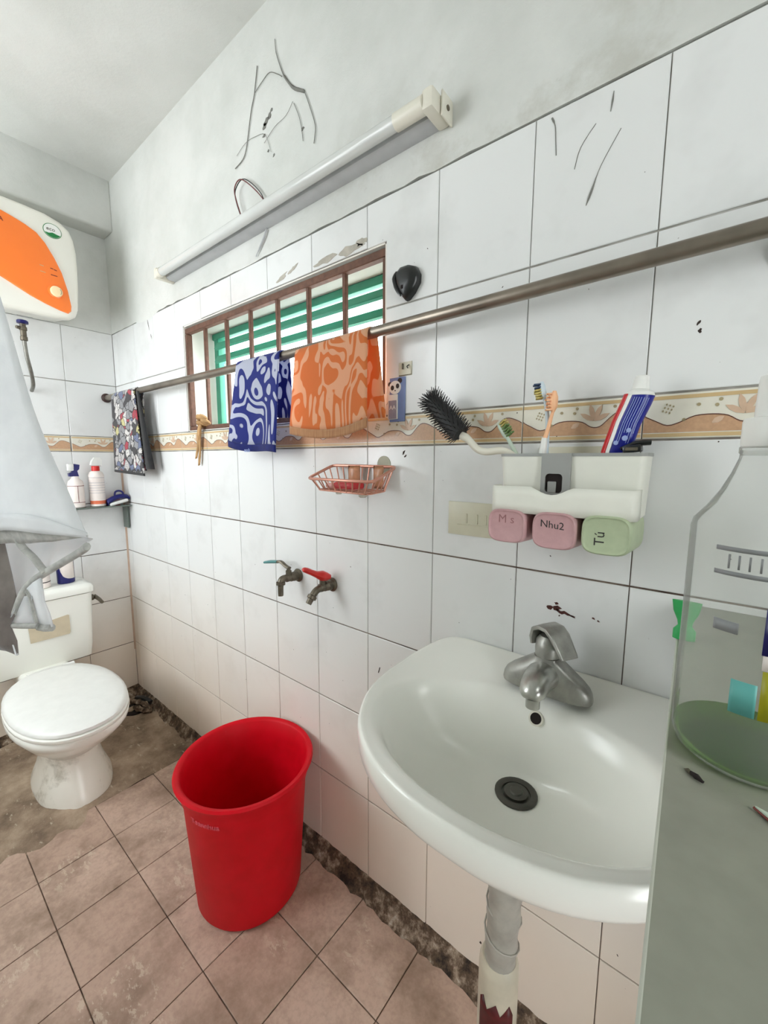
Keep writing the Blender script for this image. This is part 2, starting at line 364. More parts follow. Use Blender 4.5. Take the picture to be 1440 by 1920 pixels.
def obj(name, g, m, parent=None, smooth=40, label=None, solid=0.0, kind=None, sub=0):
    off = woff(parent)
    g.v = [(p[0] - off.x, p[1] - off.y, p[2] - off.z) for p in g.v]
    me = mesh_of(name, g, smooth); me.materials.append(M[m])
    o = bpy.data.objects.new(name, me); C.objects.link(o); o.parent = parent
    if solid:
        md = o.modifiers.new('thickness', 'SOLIDIFY'); md.thickness = solid; md.offset = 0
    if sub:
        md = o.modifiers.new('smooth', 'SUBSURF'); md.levels = sub; md.render_levels = sub
    if label: o['label'] = label
    if kind: o['kind'] = kind
    return o

def thing(name, loc, label, cat, group=None):
    o = bpy.data.objects.new(name, None); C.objects.link(o); o.location = loc; o.empty_display_size = 0.05
    return tag(o, label, cat, group)
def struct(name, loc=(0, 0, 0)):
    o = bpy.data.objects.new(name, None); C.objects.link(o); o.location = loc; o['kind'] = 'structure'; return o

def text(name, body, size, fn, m, parent, extrude=0.0003, align='LEFT'):
    cu = bpy.data.curves.new('lettering', 'FONT'); cu.body = body; cu.size = size; cu.extrude = 0.0005; cu.resolution_u = 2; cu.align_x = align
    tmp = bpy.data.objects.new('lettering_tmp', cu); C.objects.link(tmp)
    dg = bpy.context.evaluated_depsgraph_get(); me = bpy.data.meshes.new_from_object(tmp.evaluated_get(dg))
    g = G(); g.add([tuple(fn(q.co.x, q.co.y, extrude if q.co.z > 0 else 0.0)) for q in me.vertices], [tuple(p.vertices) for p in me.polygons])
    bpy.data.objects.remove(tmp); bpy.data.curves.remove(cu); bpy.data.meshes.remove(me)
    return obj(name, g, m, parent, smooth=0)

def plane_fn(o, xd, yd, nd):
    o, xd, yd, nd = V(o), V(xd), V(yd), V(nd)
    return lambda x, y, z: o + xd * x + yd * y + nd * z
def disc(o, xd, yd, nd, rx, ry, th=0.0006, n=24, a0=0, a1=2 * math.pi):
    full = abs(a1 - a0 - 2 * math.pi) < 1e-6
    k = n if full else n + 1
    o, xd, yd = V(o), V(xd), V(yd)
    return G().prism([o + xd * rx * math.cos(a0 + (a1 - a0) * j / n) + yd * ry * math.sin(a0 + (a1 - a0) * j / n) for j in range(k)], V(nd) * th)

# ------------------------------------------------------------------ room shell
XB, XN, YL, ZC = -2.256, 0.95, -1.5, 2.51
T0, TT = 0.003, 1.864                     # grout depth, top of the tiling
WX0, WX1, WZ0, WZ1 = -1.54, -0.542, 1.370, 1.767
g = G()
for lo, hi in (((XB - .2, T0, -.1), (WX0, .2, TT)), ((WX1, T0, -.1), (XN + .2, .2, TT)), ((WX0, T0, -.1), (WX1, .2, WZ0)), ((WX0, T0, WZ1), (WX1, .2, TT))): g.box(lo, hi)
wall_r = obj('wall_right', g, 'grout', smooth=0, kind='structure')
# plaster above the tiles, bottom edge slightly ragged
top = [(XB - .2 + i * (XN + .4 - XB) / 90) for i in range(91)]
poly = [(x, 0.0, TT + 0.002 + (0.006 * (random.random() - .4) if -2.2 < x < -.3 else 0.001 * random.random()) - (0.012 if -1.95 < x < -1.75 else 0)) for x in top]
poly += [(XN + .2, 0, ZC + .1), (XB - .2, 0, ZC + .1)]
obj('plaster', G().prism(poly, (0, .2, 0)), 'plaster', wall_r, smooth=0)
wall_b = obj('wall_back', G().box((XB - .2, YL - .2, -.1), (XB - T0, .0, TT)), 'grout', smooth=0, kind='structure')
obj('plaster', G().box((XB - .2, YL - .2, TT), (XB, 0.0, ZC + .1)), 'plaster', wall_b, smooth=0)
LX0, LX1, LZ0, LZ1 = -2.15, -1.15, 1.00, 2.25
g = G()
for lo, hi in (((XB - .2, YL - .15, -.1), (LX0, YL, ZC + .1)), ((LX1, YL - .15, -.1), (XN + .2, YL, ZC + .1)), ((LX0, YL - .15, -.1), (LX1, YL, LZ0)), ((LX0, YL - .15, LZ1), (LX1, YL, ZC + .1))): g.box(lo, hi)
obj('wall_left', g, 'plaster', smooth=0, kind='structure')
g = G()
for lo, hi in (((XN, YL, -.1), (XN + .15, -1.4, ZC + .1)), ((XN, -.5, -.1), (XN + .15, 0, ZC + .1)), ((XN, -1.4, 2.25), (XN + .15, -.5, ZC + .1))): g.box(lo, hi)
obj('wall_near', g, 'plaster', smooth=0, kind='structure')
obj('ceiling', G().box((XB - .2, YL - .2, ZC), (XN + .2, .2, ZC + .12)), 'ceiling', smooth=0, kind='structure')
obj('trim_1', G().rbox((XB - .02, YL, 2.296), (-2.153, 0.004, ZC + .02), .012, 3), 'plaster', kind='structure')
added_door = struct('unseen_door_1', (XN, -.95, 0))  # unseen doorway added for the fill light, half-closed leaf limits it
g = G().box((XN - .02, -1.4, 0), (XN + .17, -1.34, 2.25)).box((XN - .02, -.56, 0), (XN + .17, -.5, 2.25)).box((XN - .02, -1.34, 2.19), (XN + .17, -.56, 2.25))
obj('unseen_door_frame', g, 'green_paint', added_door, smooth=0)
obj('unseen_door_leaf', G().rbox((XN + .05, -1.34, .005), (XN + .09, -.84, 2.19), .003, 1), 'white_plastic', added_door)
w2 = struct('unseen_window_2', ((LX0 + LX1) / 2, YL, LZ0))  # unseen window, placed and sized for the light it lets in
g = G().box((LX0, YL - .1, LZ0), (LX1, YL - .06, LZ0 + .04)).box((LX0, YL - .1, LZ1 - .04), (LX1, YL - .06, LZ1)).box((LX0, YL - .1, LZ0), (LX0 + .04, YL - .06, LZ1)).box((LX1 - .04, YL - .1, LZ0), (LX1, YL - .06, LZ1)).box((-1.67, YL - .1, LZ0), (-1.63, YL - .06, LZ1))
obj('window_frame', g, 'green_paint', w2, smooth=0)

# tiles ---------------------------------------------------------------
def inset(poly, d):
    n = len(poly); out = []
    for i in range(n):
        p0, p1, p2 = V(poly[i - 1]), V(poly[i]), V(poly[(i + 1) % n])
        e1 = (p1 - p0).normalized(); e2 = (p2 - p1).normalized()
        out.append(p1 + V((-e1.y, e1.x)) * d + V((-e2.y, e2.x)) * d)
    return out
def tile_geo(poly, A, B, N, depth, gx=0.0009):
    """poly: CCW 2-D outline; A, B in-plane axes; N outward normal; front face at 0, back at -depth."""
    o = inset(poly, gx); gz = 0.0009 if B == (0, 0, 1) else 0.0
    cy = sum(p.y for p in o) / len(o)
    if gz: o = [V((p.x, p.y + (gz if p.y < cy else -gz))) for p in o]
    i = inset([(p.x, p.y) for p in o], 0.0013); A, B, N = V(A), V(B), V(N); n = len(o)
    P = lambda q, d: A * q[0] + B * q[1] + N * d
    return G().loft([[P(q, -depth) for q in o], [P(q, -0.0009) for q in o], [P(q, 0) for q in i]], False, True)
tile_mesh = {}
def tile(poly, org, A, B, N, m, parent, depth=T0, gx=0.0009, name='tile', jit=0.0003):
    key = (tuple(tuple(round(c, 4) for c in p) for p in poly), A, B, N, m)
    if key not in tile_mesh:
        me = mesh_of(name, tile_geo(poly, A, B, N, depth + 0.0004, gx), 0); me.materials.append(M[m]); tile_mesh[key] = me
    o = bpy.data.objects.new(name, tile_mesh[key]); C.objects.link(o); o.parent = parent
    o.location = V(org) + V(N) * (random.random() - .5) * jit - woff(parent); return o
def rect(w_, h_): return [(0, 0), (w_, 0), (w_, h_), (0, h_)]
rows = [(.043, .291), (.291, .543), (.543, .793), (.793, 1.045), (1.045, 1.295), (1.368, 1.617), (1.617, TT)]
AX, AZ, NY = (1, 0, 0), (0, 0, 1), (0, -1, 0)
cols = [XB] + [round(-2.2 + .2 * k, 3) for k in range(15)]
for z0, z1 in rows:
    for x0, x1 in zip(cols[:-1], cols[1:]):
        h = z1 - z0; wd = x1 - x0
        if z0 > 1.3 and x1 > WX0 and x0 < WX1:
            a, b = WX0 - x0, WX1 - x0; c = WZ1 - z0
            if z1 < WZ1:
                if x0 < WX0: poly = rect(a, h)
                elif x1 > WX1: poly = [(b, 0), (wd, 0), (wd, h), (b, h)]
                else: continue
            elif x0 < WX0: poly = [(0, 0), (a, 0), (a, c), (wd, c), (wd, h), (0, h)]
            elif x1 > WX1: poly = [(0, c), (b, c), (b, 0), (wd, 0), (wd, h), (0, h)]
            else: poly = [(0, c), (wd, c), (wd, h), (0, h)]
        else: poly = rect(wd, h)
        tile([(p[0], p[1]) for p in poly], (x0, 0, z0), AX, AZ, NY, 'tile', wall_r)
bcols = [0, -.205, -.41, -.615, -.82, -1.025, -1.23]
for z0, z1 in rows:
    for y1, y0 in zip(bcols[:-1], bcols[1:]):
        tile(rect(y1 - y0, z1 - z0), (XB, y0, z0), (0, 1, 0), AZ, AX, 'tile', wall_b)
# decorated border tiles
BH = 0.073
wave = spline([(0, .53, 0), (.018, .4, 0), (.034, .3, 0), (.05, .36, 0), (.068, .48, 0), (.09, .5, 0), (.108, .46, 0), (.122, .34, 0), (.136, .34, 0), (.15, .52, 0), (.163, .66, 0), (.178, .66, 0), (.2, .53, 0)], 3)
def border(org, A, parent, N, L=.2, x_from=0.0):
    b = tile(rect(L, BH), org, A, AZ, N, 'cream', parent, name='border_tile')
    key = (L, A)
    P = lambda x, z, d=0.0: V(A) * x + V((0, 0, z)) + V(N) * d
    if key not in bmesh_cache:
        pts = [(p.x - x_from, p.y * BH) for p in wave if x_from - 1e-6 <= p.x <= x_from + L + 1e-6]
        pts = [(min(max(x, .0016), L - .0016), z) for x, z in pts]
        ms = []
        gg = G().prism([P(pts[0][0], .011)] + [P(pts[-1][0], .011)] + [P(x, z) for x, z in reversed(pts)], V(N) * .0006); ms.append(('wave_band', gg, 'tan'))
        gg = G().prism([P(x, z - .0008) for x, z in pts] + [P(x, z + .0008) for x, z in reversed(pts)], V(N) * .0009); ms.append(('wave_line', gg, 'umber'))
        gg = G()
        for za, zb in ((.004, .0095), (.0625, .068)): gg.prism([P(.0016, za), P(L - .0016, za), P(L - .0016, zb), P(.0016, zb)], V(N) * .0008)
        ms.append(('edge_line', gg, 'ochre'))
        if L > .19:
            gg = G()
            for cx, cz, ang, ln in ((.126, .036, 150, .026), (.126, .038, 105, .027), (.127, .038, 65, .027), (.127, .036, 25, .026), (.09, .024, 32, .016)):
                a = math.radians(ang); ux, uz = math.cos(a), math.sin(a)
                pet = [(cx + ux * ln * k - uz * wd_, cz + uz * ln * k + ux * wd_) for k, wd_ in ((0, .001), (.35, .0042), (.7, .0036), (1, 0), (.7, -.0036), (.35, -.0042), (0, -.001))]
                gg.prism([P(*q) for q in pet], V(N) * .0011)
            ms.append(('flower_motif', gg, 'petal'))
            gg = G()
            for cx, cz in ((.055, .03), (.072, .052), (.094, .05), (.098, .058), (.158, .058)):
                gg.v.extend([]); d_ = disc(P(cx, cz), A, (0, 0, 1), N, .0026, .0026, .0009, 10); gg.add(d_.v, d_.f)
            for i in range(3):
                for j in range(3):
                    cx, cz = .03 + (i + j * .5) * .0045 - .004, .043 + (j - i * .35) * .005
                    gg.prism([P(cx, cz), P(cx + .002, cz + .001), P(cx + .0015, cz + .0035), P(cx - .0005, cz + .0025)], V(N) * .0009)
            ms.append(('dot_motif', gg, 'olive_dot'))
        lst = []
        for nm, gg, mm in ms:
            me = mesh_of(nm, gg, 0); me.materials.append(M[mm]); lst.append((nm, me))
        bmesh_cache[key] = lst
    for nm, me in bmesh_cache[key]:
        o = bpy.data.objects.new(nm, me); C.objects.link(o); o.parent = b
bmesh_cache = {}
for x0, x1 in zip(cols[:-1], cols[1:]):
    L = round(x1 - x0, 4)
    border((x0, 0, 1.295), AX, wall_r, NY, L, 0.0 if L > .19 else .2 - L)
for y1, y0 in zip(bcols[:-1], bcols[1:]):
    border((XB, y0 + .0025, 1.295), (0, 1, 0), wall_b, AX, .2, 0.0)
# floor
floor = obj('floor', G().box((XB - .2, YL - .2, -.1), (XN + .2, .2, -.003)), 'floor_grout', smooth=0, kind='structure')
fx = [-1.573] + [round(-1.379 + .196 * k, 3) for k in range(10)]
fy = [-.016, -.205, -.405, -.607, -.805, -1.005, -1.205, -1.405]
for x0, x1 in zip(fx[:-1], fx[1:]):
    for y1, y0 in zip(fy[:-1], fy[1:]):
        tile(rect(x1 - x0, y1 - y0), (x0, y0, 0), AX, (0, 1, 0), AZ, 'floor_tile', floor, gx=0.0013, jit=0.0014)
n = 26
rows_ = []
for j in range(61):
    y = YL + (0 - YL) * j / 60
    xe = -1.573 + (random.random() - .5) * .006 + (.10 + .06 * math.sin(y * 13) + .03 * math.sin(y * 41)) * min(1, max(0, (-.43 - y) / .05))
    rows_.append([(XB + (xe - XB) * i / n, y, .0045 + .004 * math.sin(i * .9 + j * .5) * math.sin(j * .33 + 1) + random.random() * .0015 + (.002 if i < n - 3 else 0) - (.007 if i == n else 0)) for i in range(n + 1)])
obj('cement_patch', G().grid(rows_), 'cement', floor, smooth=180)
# rough mortar fillet along the right wall
rows_ = []
for i in range(161):
    x = XB + (XN - XB) * i / 160; j = lambda s: (random.random() - .5) * s
    rows_.append([(x, .002, .05 + j(.006)), (x, -.006 + j(.004), .043 + j(.006)), (x, -.014 + j(.006), .026 + j(.008)), (x, -.024 + j(.008), .014 + j(.008)), (x, -.036 + j(.012), -.0005)])
obj('baseboard_right', G().grid(rows_), 'mortar', smooth=180, kind='structure')
rows_ = []
for i in range(61):
    y = YL + (0 - YL) * i / 60; j = lambda s: (random.random() - .5) * s
    rows_.append([(XB - .002, y, .05 + j(.006)), (XB + .012 + j(.005), y, .03 + j(.008)), (XB + .03 + j(.01), y, .006)])
obj('baseboard_back', G().grid(rows_), 'mortar', smooth=180, kind='structure')
M['corner_grout'] = plain('tan_corner_grout', lin(196, 170, 150), 0.9, var=0.2, scale=20)
obj('trim_2', G().prism([(XB, -.007, .25), (XB + .004, -.004, .25), (XB + .007, 0, .25), (XB, 0, .25)], (0, 0, 1.04)), 'corner_grout', smooth=0, kind='structure')
# marks on the plaster and tiles (real thin crusts)
def blob(x, z, r, sx=1.0, ang=0.0, n=9):
    pts = []
    for k in range(n):
        a = 2 * math.pi * k / n; rr = r * (.6 + .8 * random.random()); u, v_ = rr * sx * math.cos(a), rr * math.sin(a)
        pts.append((x + u * math.cos(ang) - v_ * math.sin(ang), -.0001, z + u * math.sin(ang) + v_ * math.cos(ang)))
    return pts
g = G()
for x, z, r, sx, an in ((-.13, .977, .0035, 2.2, .1), (-.117, .980, .005, 1.6, 0), (-.112, .973, .003, 3, -.5), (-.098, .972, .0024, 4, -.3), (-.088, .969, .0018, 3, -.2), (-.118, .988, .0025, 1.6, 0), (-.112, .965, .0014, 1, 1.2), (-.052, .974, .0014, 2, -.3), (-.044, .971, .0012, 2, -.4)):
    g.prism(blob(x, z, r, sx, an), (0, -.0005, 0))
obj('rust_stain', g, 'blood', wall_r, smooth=0, kind='stuff')
g = G()
for _ in range(70):
    x, z = random.uniform(-1.9, .25), random.uniform(.3, 1.85)
    if WX0 - .02 < x < WX1 + .02 and z > 1.28: continue
    g.prism(blob(x, z, random.uniform(.0005, .0011), random.choice((1, 1, 2)), random.random() * 3, 6), (0, -.0004, 0))
for x, z, r, sx, an in ((-.245, .12, .003, 1, 0), (.064, 1.456, .003, 1, 0), (.062, 1.468, .0025, 2, 1), (-.56, .70, .0016, 6, 1.3), (-.545, .66, .0014, 8, 1.5), (-.555, .62, .0012, 6, 1.4), (-1.84, 1.83, .002, 10, -1.3), (-1.82, 1.78, .0016, 6, -1.2), (-.485, 1.279, .003, 2, 1.2), (-.481, 1.27, .002, 2, .6)):
    g.prism(blob(x, z, r, sx, an), (0, -.0004, 0))
obj('dirt_speck', g, 'dirt', wall_r, smooth=0, kind='stuff')
g = G()
g.tube(spline([(-.108, -.0006, 1.69), (-.1, -.0006, 1.712), (-.088, -.0006, 1.745), (-.062, -.0006, 1.788)], 4), [.0005, .0009, .0017, .002, .0018, .0013, .0008] + [.0005] * 6, 6)
g.tube(spline([(-.13, -.0006, 1.755), (-.122, -.0006, 1.785), (-.1, -.0006, 1.812)], 4), .0005, 6)
g.tube(spline([(-.172, -.0006, 1.853), (-.166, -.0006, 1.838), (-.164, -.0006, 1.815), (-.162, -.0006, 1.79)], 4), [.0015] * 3 + [.0007] * 10, 6)
g.tube([(-.076, -.0006, 1.848), (-.077, -.0006, 1.836), (-.079, -.0006, 1.82)], [.0005, .0014, .0005], 6)
obj('hair_streak', g, 'cobweb', wall_r, smooth=60, kind='stuff')
# scraped cement over the window head
g = G()
for x, z, r, sx, an in ((-.66, 1.781, .011, 4, 0), (-.75, 1.782, .008, 5, .05), (-.62, 1.788, .008, 2, 0), (-.88, 1.796, .005, 4, .4), (-.93, 1.785, .006, 4, .3)):
    g.prism(blob(x, z, r, sx, an, 14), (0, -.0008, 0))
obj('cement_scrape', g, 'scrape', wall_r, smooth=0, kind='stuff')

# ------------------------------------------------------------------ window_1: reveal, iron grille, green louvred window
win = struct('window_1', ((WX0 + WX1) / 2, 0, WZ0))
g = G().box((WX0, .003, WZ1 - .004), (WX1, .2, WZ1 + .001)).box((WX0 - .001, .003, WZ0), (WX0 + .004, .2, WZ1)).box((WX1 - .004, .003, WZ0), (WX1 + .001, .2, WZ1)).box((WX0, .003, WZ0 - .002), (WX1, .2, WZ0 + .003))
obj('window_reveal', g, 'white_render', win, smooth=0)
for lo, hi in (((WX0 + .004, .006, 1.738), (WX1 - .004, .026, 1.758)), ((WX0 + .004, .006, 1.373), (WX1 - .004, .026, 1.389)), ((WX0 + .004, .006, 1.39), (WX0 + .02, .026, 1.737)), ((WX1 - .016, .006, 1.39), (WX1 - .004, .026, 1.737))):
    obj('grille_rail', G().rbox(lo, hi, .002, 1), 'rust', win)
for x in (-1.402, -1.258, -1.115, -.973, -.832, -.69):
    obj('grille_bar', G().rbox((x - .006, .010, 1.385), (x + .006, .022, 1.742), .0015, 1), 'rust', win)
for lo, hi in (((WX0 + .018, .115, 1.40), (WX0 + .046, .15, 1.74)), ((WX1 - .05, .115, 1.40), (WX1 - .004, .15, 1.74)), ((WX0 + .004, .115, 1.738), (WX1 - .004, .15, 1.762)), ((WX0 + .004, .115, 1.373), (WX1 - .004, .15, 1.402))):
    obj('window_frame', G().rbox(lo, hi, .003, 1), 'green_paint', win)
ROT = Matrix.Rotation(math.radians(-28), 3, 'X')
for z in (1.705, 1.655):
    o = obj('louvre_slat', G().rbox((WX0 + .052, .10, z - .015), (WX1 - .052, .112, z + .015), .002, 1, ROT), 'green_paint', win)
obj('glass_pane', G().box((WX0 + .06, .135, 1.675), (WX1 - .06, .139, 1.735)), 'pane', win, smooth=0)
# a half-open inner casement stile at the far end of the frame
obj('casement_stile', G().rbox((-1.46, .118, 1.404), (-1.435, .142, 1.64), .003, 1), 'white_plastic', win)

# knotted rag on the grille
rg = thing('cloth_rag', (-1.41, .0, 1.385), 'tan strip of rag knotted at the lower left corner of the window grille', 'rag')
g = G()
for k in range(7):
    a = k * 2.4; c_ = V((-1.41 + .014 * math.cos(a), -.004 + .01 * math.sin(a), 1.398 + .012 * math.sin(a * 1.7)))
    g.tube(spline([c_ + V((-.018, .004, -.006)), c_ + V((0, -.01, .008)), c_ + V((.018, .004, 0))], 3), [.004, .007, .009, .01, .009, .007, .004], 7)
obj('knot', g, 'rag', rg)
for dx, zz, ww in ((-.014, 1.262, .012), (.0, 1.236, .010)):
    rows_ = []
    for i in range(13):
        u = i / 12; cx = -1.418 + dx * u * 1.4 - .028 * u; z = 1.392 + (zz - 1.392) * u
        rows_.append([(cx + ww * (1 - .3 * u) * (j / 4 - .5) * 2 * .8, -.012 - .004 * math.sin(j * 1.8 + u * 5), z + .004 * abs(j - 2)) for j in range(5)])
    obj('rag_tail', G().grid(rows_), 'rag', rg, smooth=180, solid=.0015)

# ------------------------------------------------------------------ curtain rod and the cloths on it
RY, RZ, RR = -.048, 1.552, .0125
rod = thing('curtain_rod', (XB, RY, RZ), 'long tarnished steel rod running along the right wall below the lamp', 'rod')
obj('rod_tube', G().tube([(XB + .004, RY, 1.556), (-1.2, RY, 1.548), (-.5, RY, 1.552), (.5, RY, 1.566)], RR, 16), 'chrome_rod', rod)
obj('end_cap', G().lathe([(.012, 0), (.02, .002), (.022, .01), (.016, .018), (.010, .02)], (XB, RY, 1.556), (1, 0, 0), 16), 'rubber_dark', rod)
g = G().lathe([(.026, 0), (.026, .006), (.012, .010), (.011, .03)], (.16, -.0005, 1.545), (0, -1, 0), 18); g.lathe([(.016, -.012), (.0165, 0), (.016, .012)], (.16, RY, 1.556), (1, 0, 0), 18)
obj('wall_bracket', g, 'chrome_rod', rod)

def towel(name, loc, x0, x1, front, back, zt, m, hem_m, label, cat='towel', skew=(0, 0), amp=.006, folds=3, hem=.018, yr=.018, back_dx=0.0, zl=0.0):
    """cloth folded over the rod: front(x 0..1) and back give the lower edge z."""
    root = thing(name, loc, label, cat)
    def sec(u, v):                # u along rod 0..1, v 0 bottom of front .. 1 over .. 2 bottom of back
        w_ = math.sin(u * math.pi * folds + .7)
        x = x0 + (x1 - x0) * u
        ztop = zt + zl * u
        if v < 1:
            k = 1 - v; zf = front(u); xx = x + (skew[0] * (1 - u) + skew[1] * u) * k
            return (xx, RY - yr - amp * w_ * k - .004 * k, zf + (ztop - zf) * v)
        if v <= 1.3:
            a = (v - 1) / .3 * math.pi; return (x, RY - yr * math.cos(a), ztop + yr * .85 * math.sin(a))
        k = (v - 1.3) / .7; zb = back(u); return (x + back_dx * k, RY + yr - .004 * k + .004 * w_ * k, ztop + (zb - ztop) * k)
    vs = [i / 16 for i in range(16)] + [1, 1.06, 1.12, 1.18, 1.24, 1.3] + [1.3 + .7 * i / 10 for i in range(1, 11)]
    obj('terry_cloth', G().grid([[sec(u / 28, v) for u in range(29)] for v in vs]), m, root, smooth=180, solid=.003)
    def hemrow(k, u):
        p = V(sec(u, 0)); return (p.x, p.y - .0002 + (.0 if k < 4 else 0), p.z + .0005 - hem * (1 - k / 4))
    obj('hem', G().grid([[hemrow(k, u / 28) for u in range(29)] for k in range(5)]), hem_m, root, smooth=180, solid=.0036)
    return root
bt = towel('hand_towel', (-.98, RY, 1.54), -1.078, -.866, lambda u: 1.322 - .026 * u - .006 * math.sin(u * 5), lambda u: 1.39 - .01 * u, 1.548, 'blue_towel', 'blue_hem',
           'blue and white leaf patterned hand towel with navy hem, left of the orange towel', skew=(-.048, -.012), amp=.008, folds=2.4, hem=.021, back_dx=.012)
text('lettering', 'ansh', .017, plane_fn((-1.03, -.0805, 1.284), (1, 0, -.03), (0, 0, 1), (0, -1, 0)), 'print_pale', bt, .0008)
towel('hand_towel', (-.67, RY, 1.54), -.797, -.543, lambda u: 1.352 - .018 * math.sin(u * 3.1) + .006 * u, lambda u: 1.36, 1.540, 'orange_towel', 'orange_hem',
      'orange patterned hand towel hanging in front of the barred window', skew=(-.02, .004), amp=.005, folds=2.0, hem=.022, back_dx=.028, zl=.009)
dk = towel('drying_cloth', (-1.98, RY, 1.55), -2.125, -1.862, lambda u: 1.212 - .012 * u, lambda u: 1.21, 1.552, 'doodle', 'doodle_back',
           'narrow black cloth with colourful doodle print hanging at the far end of the rod', 'cloth', skew=(-.01, .05), amp=.004, folds=1.3, hem=.012)
obj('dark_fold', G().grid([[(-1.857 + .048 * k + (.011 + .008 * k) * j, RY - .012 + .01 * j * k, 1.548 - .33 * k) for j in (0, 1, 2)] for k in (0, .2, .4, .6, .8, 1.0)]), 'doodle_back', dk, smooth=180, solid=.003)

# ------------------------------------------------------------------ fluorescent lamp, wires, cobwebs
lamp = thing('tube_lamp', (-.98, 0, 1.96), 'dusty white fluorescent tube lamp mounted above the window', 'lamp')
prof = [(0, 1.936), (-.026, 1.936), (-.034, 1.942), (-.036, 1.954), (-.034, 1.966), (-.026, 1.972), (0, 1.972)]
obj('batten', G().loft([[(-1.59, y, z) for y, z in prof], [(-.385, y, z) for y, z in prof]]), 'lamp_body', lamp)
obj('tube', G().tube([(-1.575, -.058, 1.949), (-.405, -.058, 1.949)], .0145, 20), 'tube_glass', lamp)
for xa, xb in ((-1.60, -1.578), (-.402, -.376)):
    g = G().rbox((xa, -.070, 1.931), (xb, -.0, 1.969), .006, 2)
    obj('end_holder', g, 'ivory_plastic', lamp)
obj('tube_cap', G().tube([(-.47, -.058, 1.949), (-.40, -.058, 1.949)], .0163, 20), 'ivory_plastic', lamp)
obj('tube_cap', G().tube([(-1.58, -.058, 1.949), (-1.555, -.058, 1.949)], .0158, 20), 'ivory_plastic', lamp)
obj('end_plate', G().rbox((-.374, -.042, 1.927), (-.37, -.001, 1.973), .0015, 2), 'ivory_plastic', lamp)
obj('screw', G().lathe([(.005, 0), (.005, .002), (.003, .003)], (-.37, -.022, 1.95), (1, 0, 0), 10), 'dull_metal', lamp)
obj('wire', G().tube(spline([(-1.085, -.012, 1.965), (-1.115, -.02, 2.05), (-1.122, -.02, 2.088), (-1.09, -.02, 2.1), (-1.035, -.018, 2.06), (-.985, -.012, 2.005), (-.98, -.01, 1.965)], 5), .0017, 6), 'wire_red', lamp)
obj('wire', G().tube(spline([(-1.09, -.008, 1.965), (-1.128, -.014, 2.06), (-1.12, -.014, 2.094), (-1.075, -.014, 2.098), (-1.0, -.01, 2.03), (-.982, -.008, 1.965)], 5), .0015, 6), 'black', lamp)
obj('wire', G().tube(spline([(-.985, -.006, 1.94), (-1.0, -.006, 1.915), (-1.045, -.005, 1.875)], 4), [.001] * 2 + [.003] * 5 + [.0015] * 2, 6), 'lamp_body', lamp)
web = thing('cobweb', (-.95, 0, 2.25), 'grey sooty cobweb strands stuck to the plaster above the lamp', 'cobweb')
def strand(pts, r): return G().tube(spline([(x, -.003, z) for x, z in pts], 4), [q * .72 for q in r] if not isinstance(r, float) else r * .72, 5)
obj('strand', strand([(-1.012, 2.374), (-1.03, 2.31), (-1.048, 2.275), (-1.07, 2.21), (-1.082, 2.182), (-1.1, 2.166), (-1.141, 2.158)], .0019), 'cobweb', web)
obj('strand', strand([(-1.03, 2.312), (-.985, 2.325), (-.955, 2.328), (-.92, 2.305), (-.903, 2.291)], .0013), 'cobweb', web)
obj('strand', strand([(-.929, 2.395), (-.925, 2.36), (-.905, 2.31), (-.892, 2.285), (-.86, 2.244), (-.83, 2.222), (-.813, 2.211)], [.0012] * 4 + [.0016] * 4 + [.002] * 4 + [.0042] * 4 + [.006] * 4 + [.0055] * 4 + [.003]), 'cobweb', web)
obj('strand', strand([(-.813, 2.211), (-.795, 2.17), (-.774, 2.115), (-.776, 2.09), (-.78, 2.074)], .0015), 'cobweb', web)
obj('strand', strand([(-.856, 2.204), (-.835, 2.16), (-.825, 2.12), (-.822, 2.098)], .0012), 'cobweb', web)
obj('strand', strand([(-.99, 2.165), (-.94, 2.185), (-.89, 2.19), (-.86, 2.21)], .0008), 'cobweb', web)
obj('strand', strand([(-1.13, 2.19), (-1.08, 2.205), (-1.03, 2.2), (-.985, 2.185), (-.96, 2.13)], .0008), 'cobweb', web)
g = G()
for x, z, r in ((-.98, 2.219, .008), (-.965, 2.226, .006), (-.99, 2.21, .006), (-.955, 2.235, .004), (-.994, 2.187, .004), (-.975, 2.14, .003), (-.95, 2.118, .003), (-.825, 2.13, .004)):
    g.prism(blob(x, z, r, 1.4, .4), (0, -.0012, 0))
obj('soot_clump', g, 'cobweb', web, smooth=0, kind='stuff')

# ------------------------------------------------------------------ water heater
YC = -.435
ht = thing('water_heater', (-2.1, YC, 1.81), 'white wall water heater with orange leaf shaped front panel, upper left', 'water heater')
right = [(-.421, 2.194), (-.36, 2.192), (-.295, 2.187), (-.25, 2.174), (-.221, 2.152), (-.209, 2.122), (-.203, 2.073), (-.203, 2.003), (-.206, 1.93), (-.212, 1.857), (-.222, 1.828), (-.245, 1.811), (-.30, 1.808), (-.37, 1.807), (-.43, 1.807)]
outl = [V((y, z, 0)) for y, z in right] + [V((2 * YC - y, z, 0)) for y, z in reversed(right)]
def ring(x, sc_y, dz0, dz1, shrink=0.0):
    r = []
    for p in outl:
        y = YC + (p.x - YC) * sc_y; z = p.y
        z += dz0 * max(0, (2.0 - z) / .19) + dz1 * max(0, (z - 2.0) / .19)
        y += shrink * (1 if y < YC else -1); z += shrink * (1 if z < 2 else -1)
        r.append((x, y, z))
    return r
def sring(x, k): return [(x, YC + (p.x - YC) * k, 2.0 + (p.y - 2.0) * k) for p in outl]
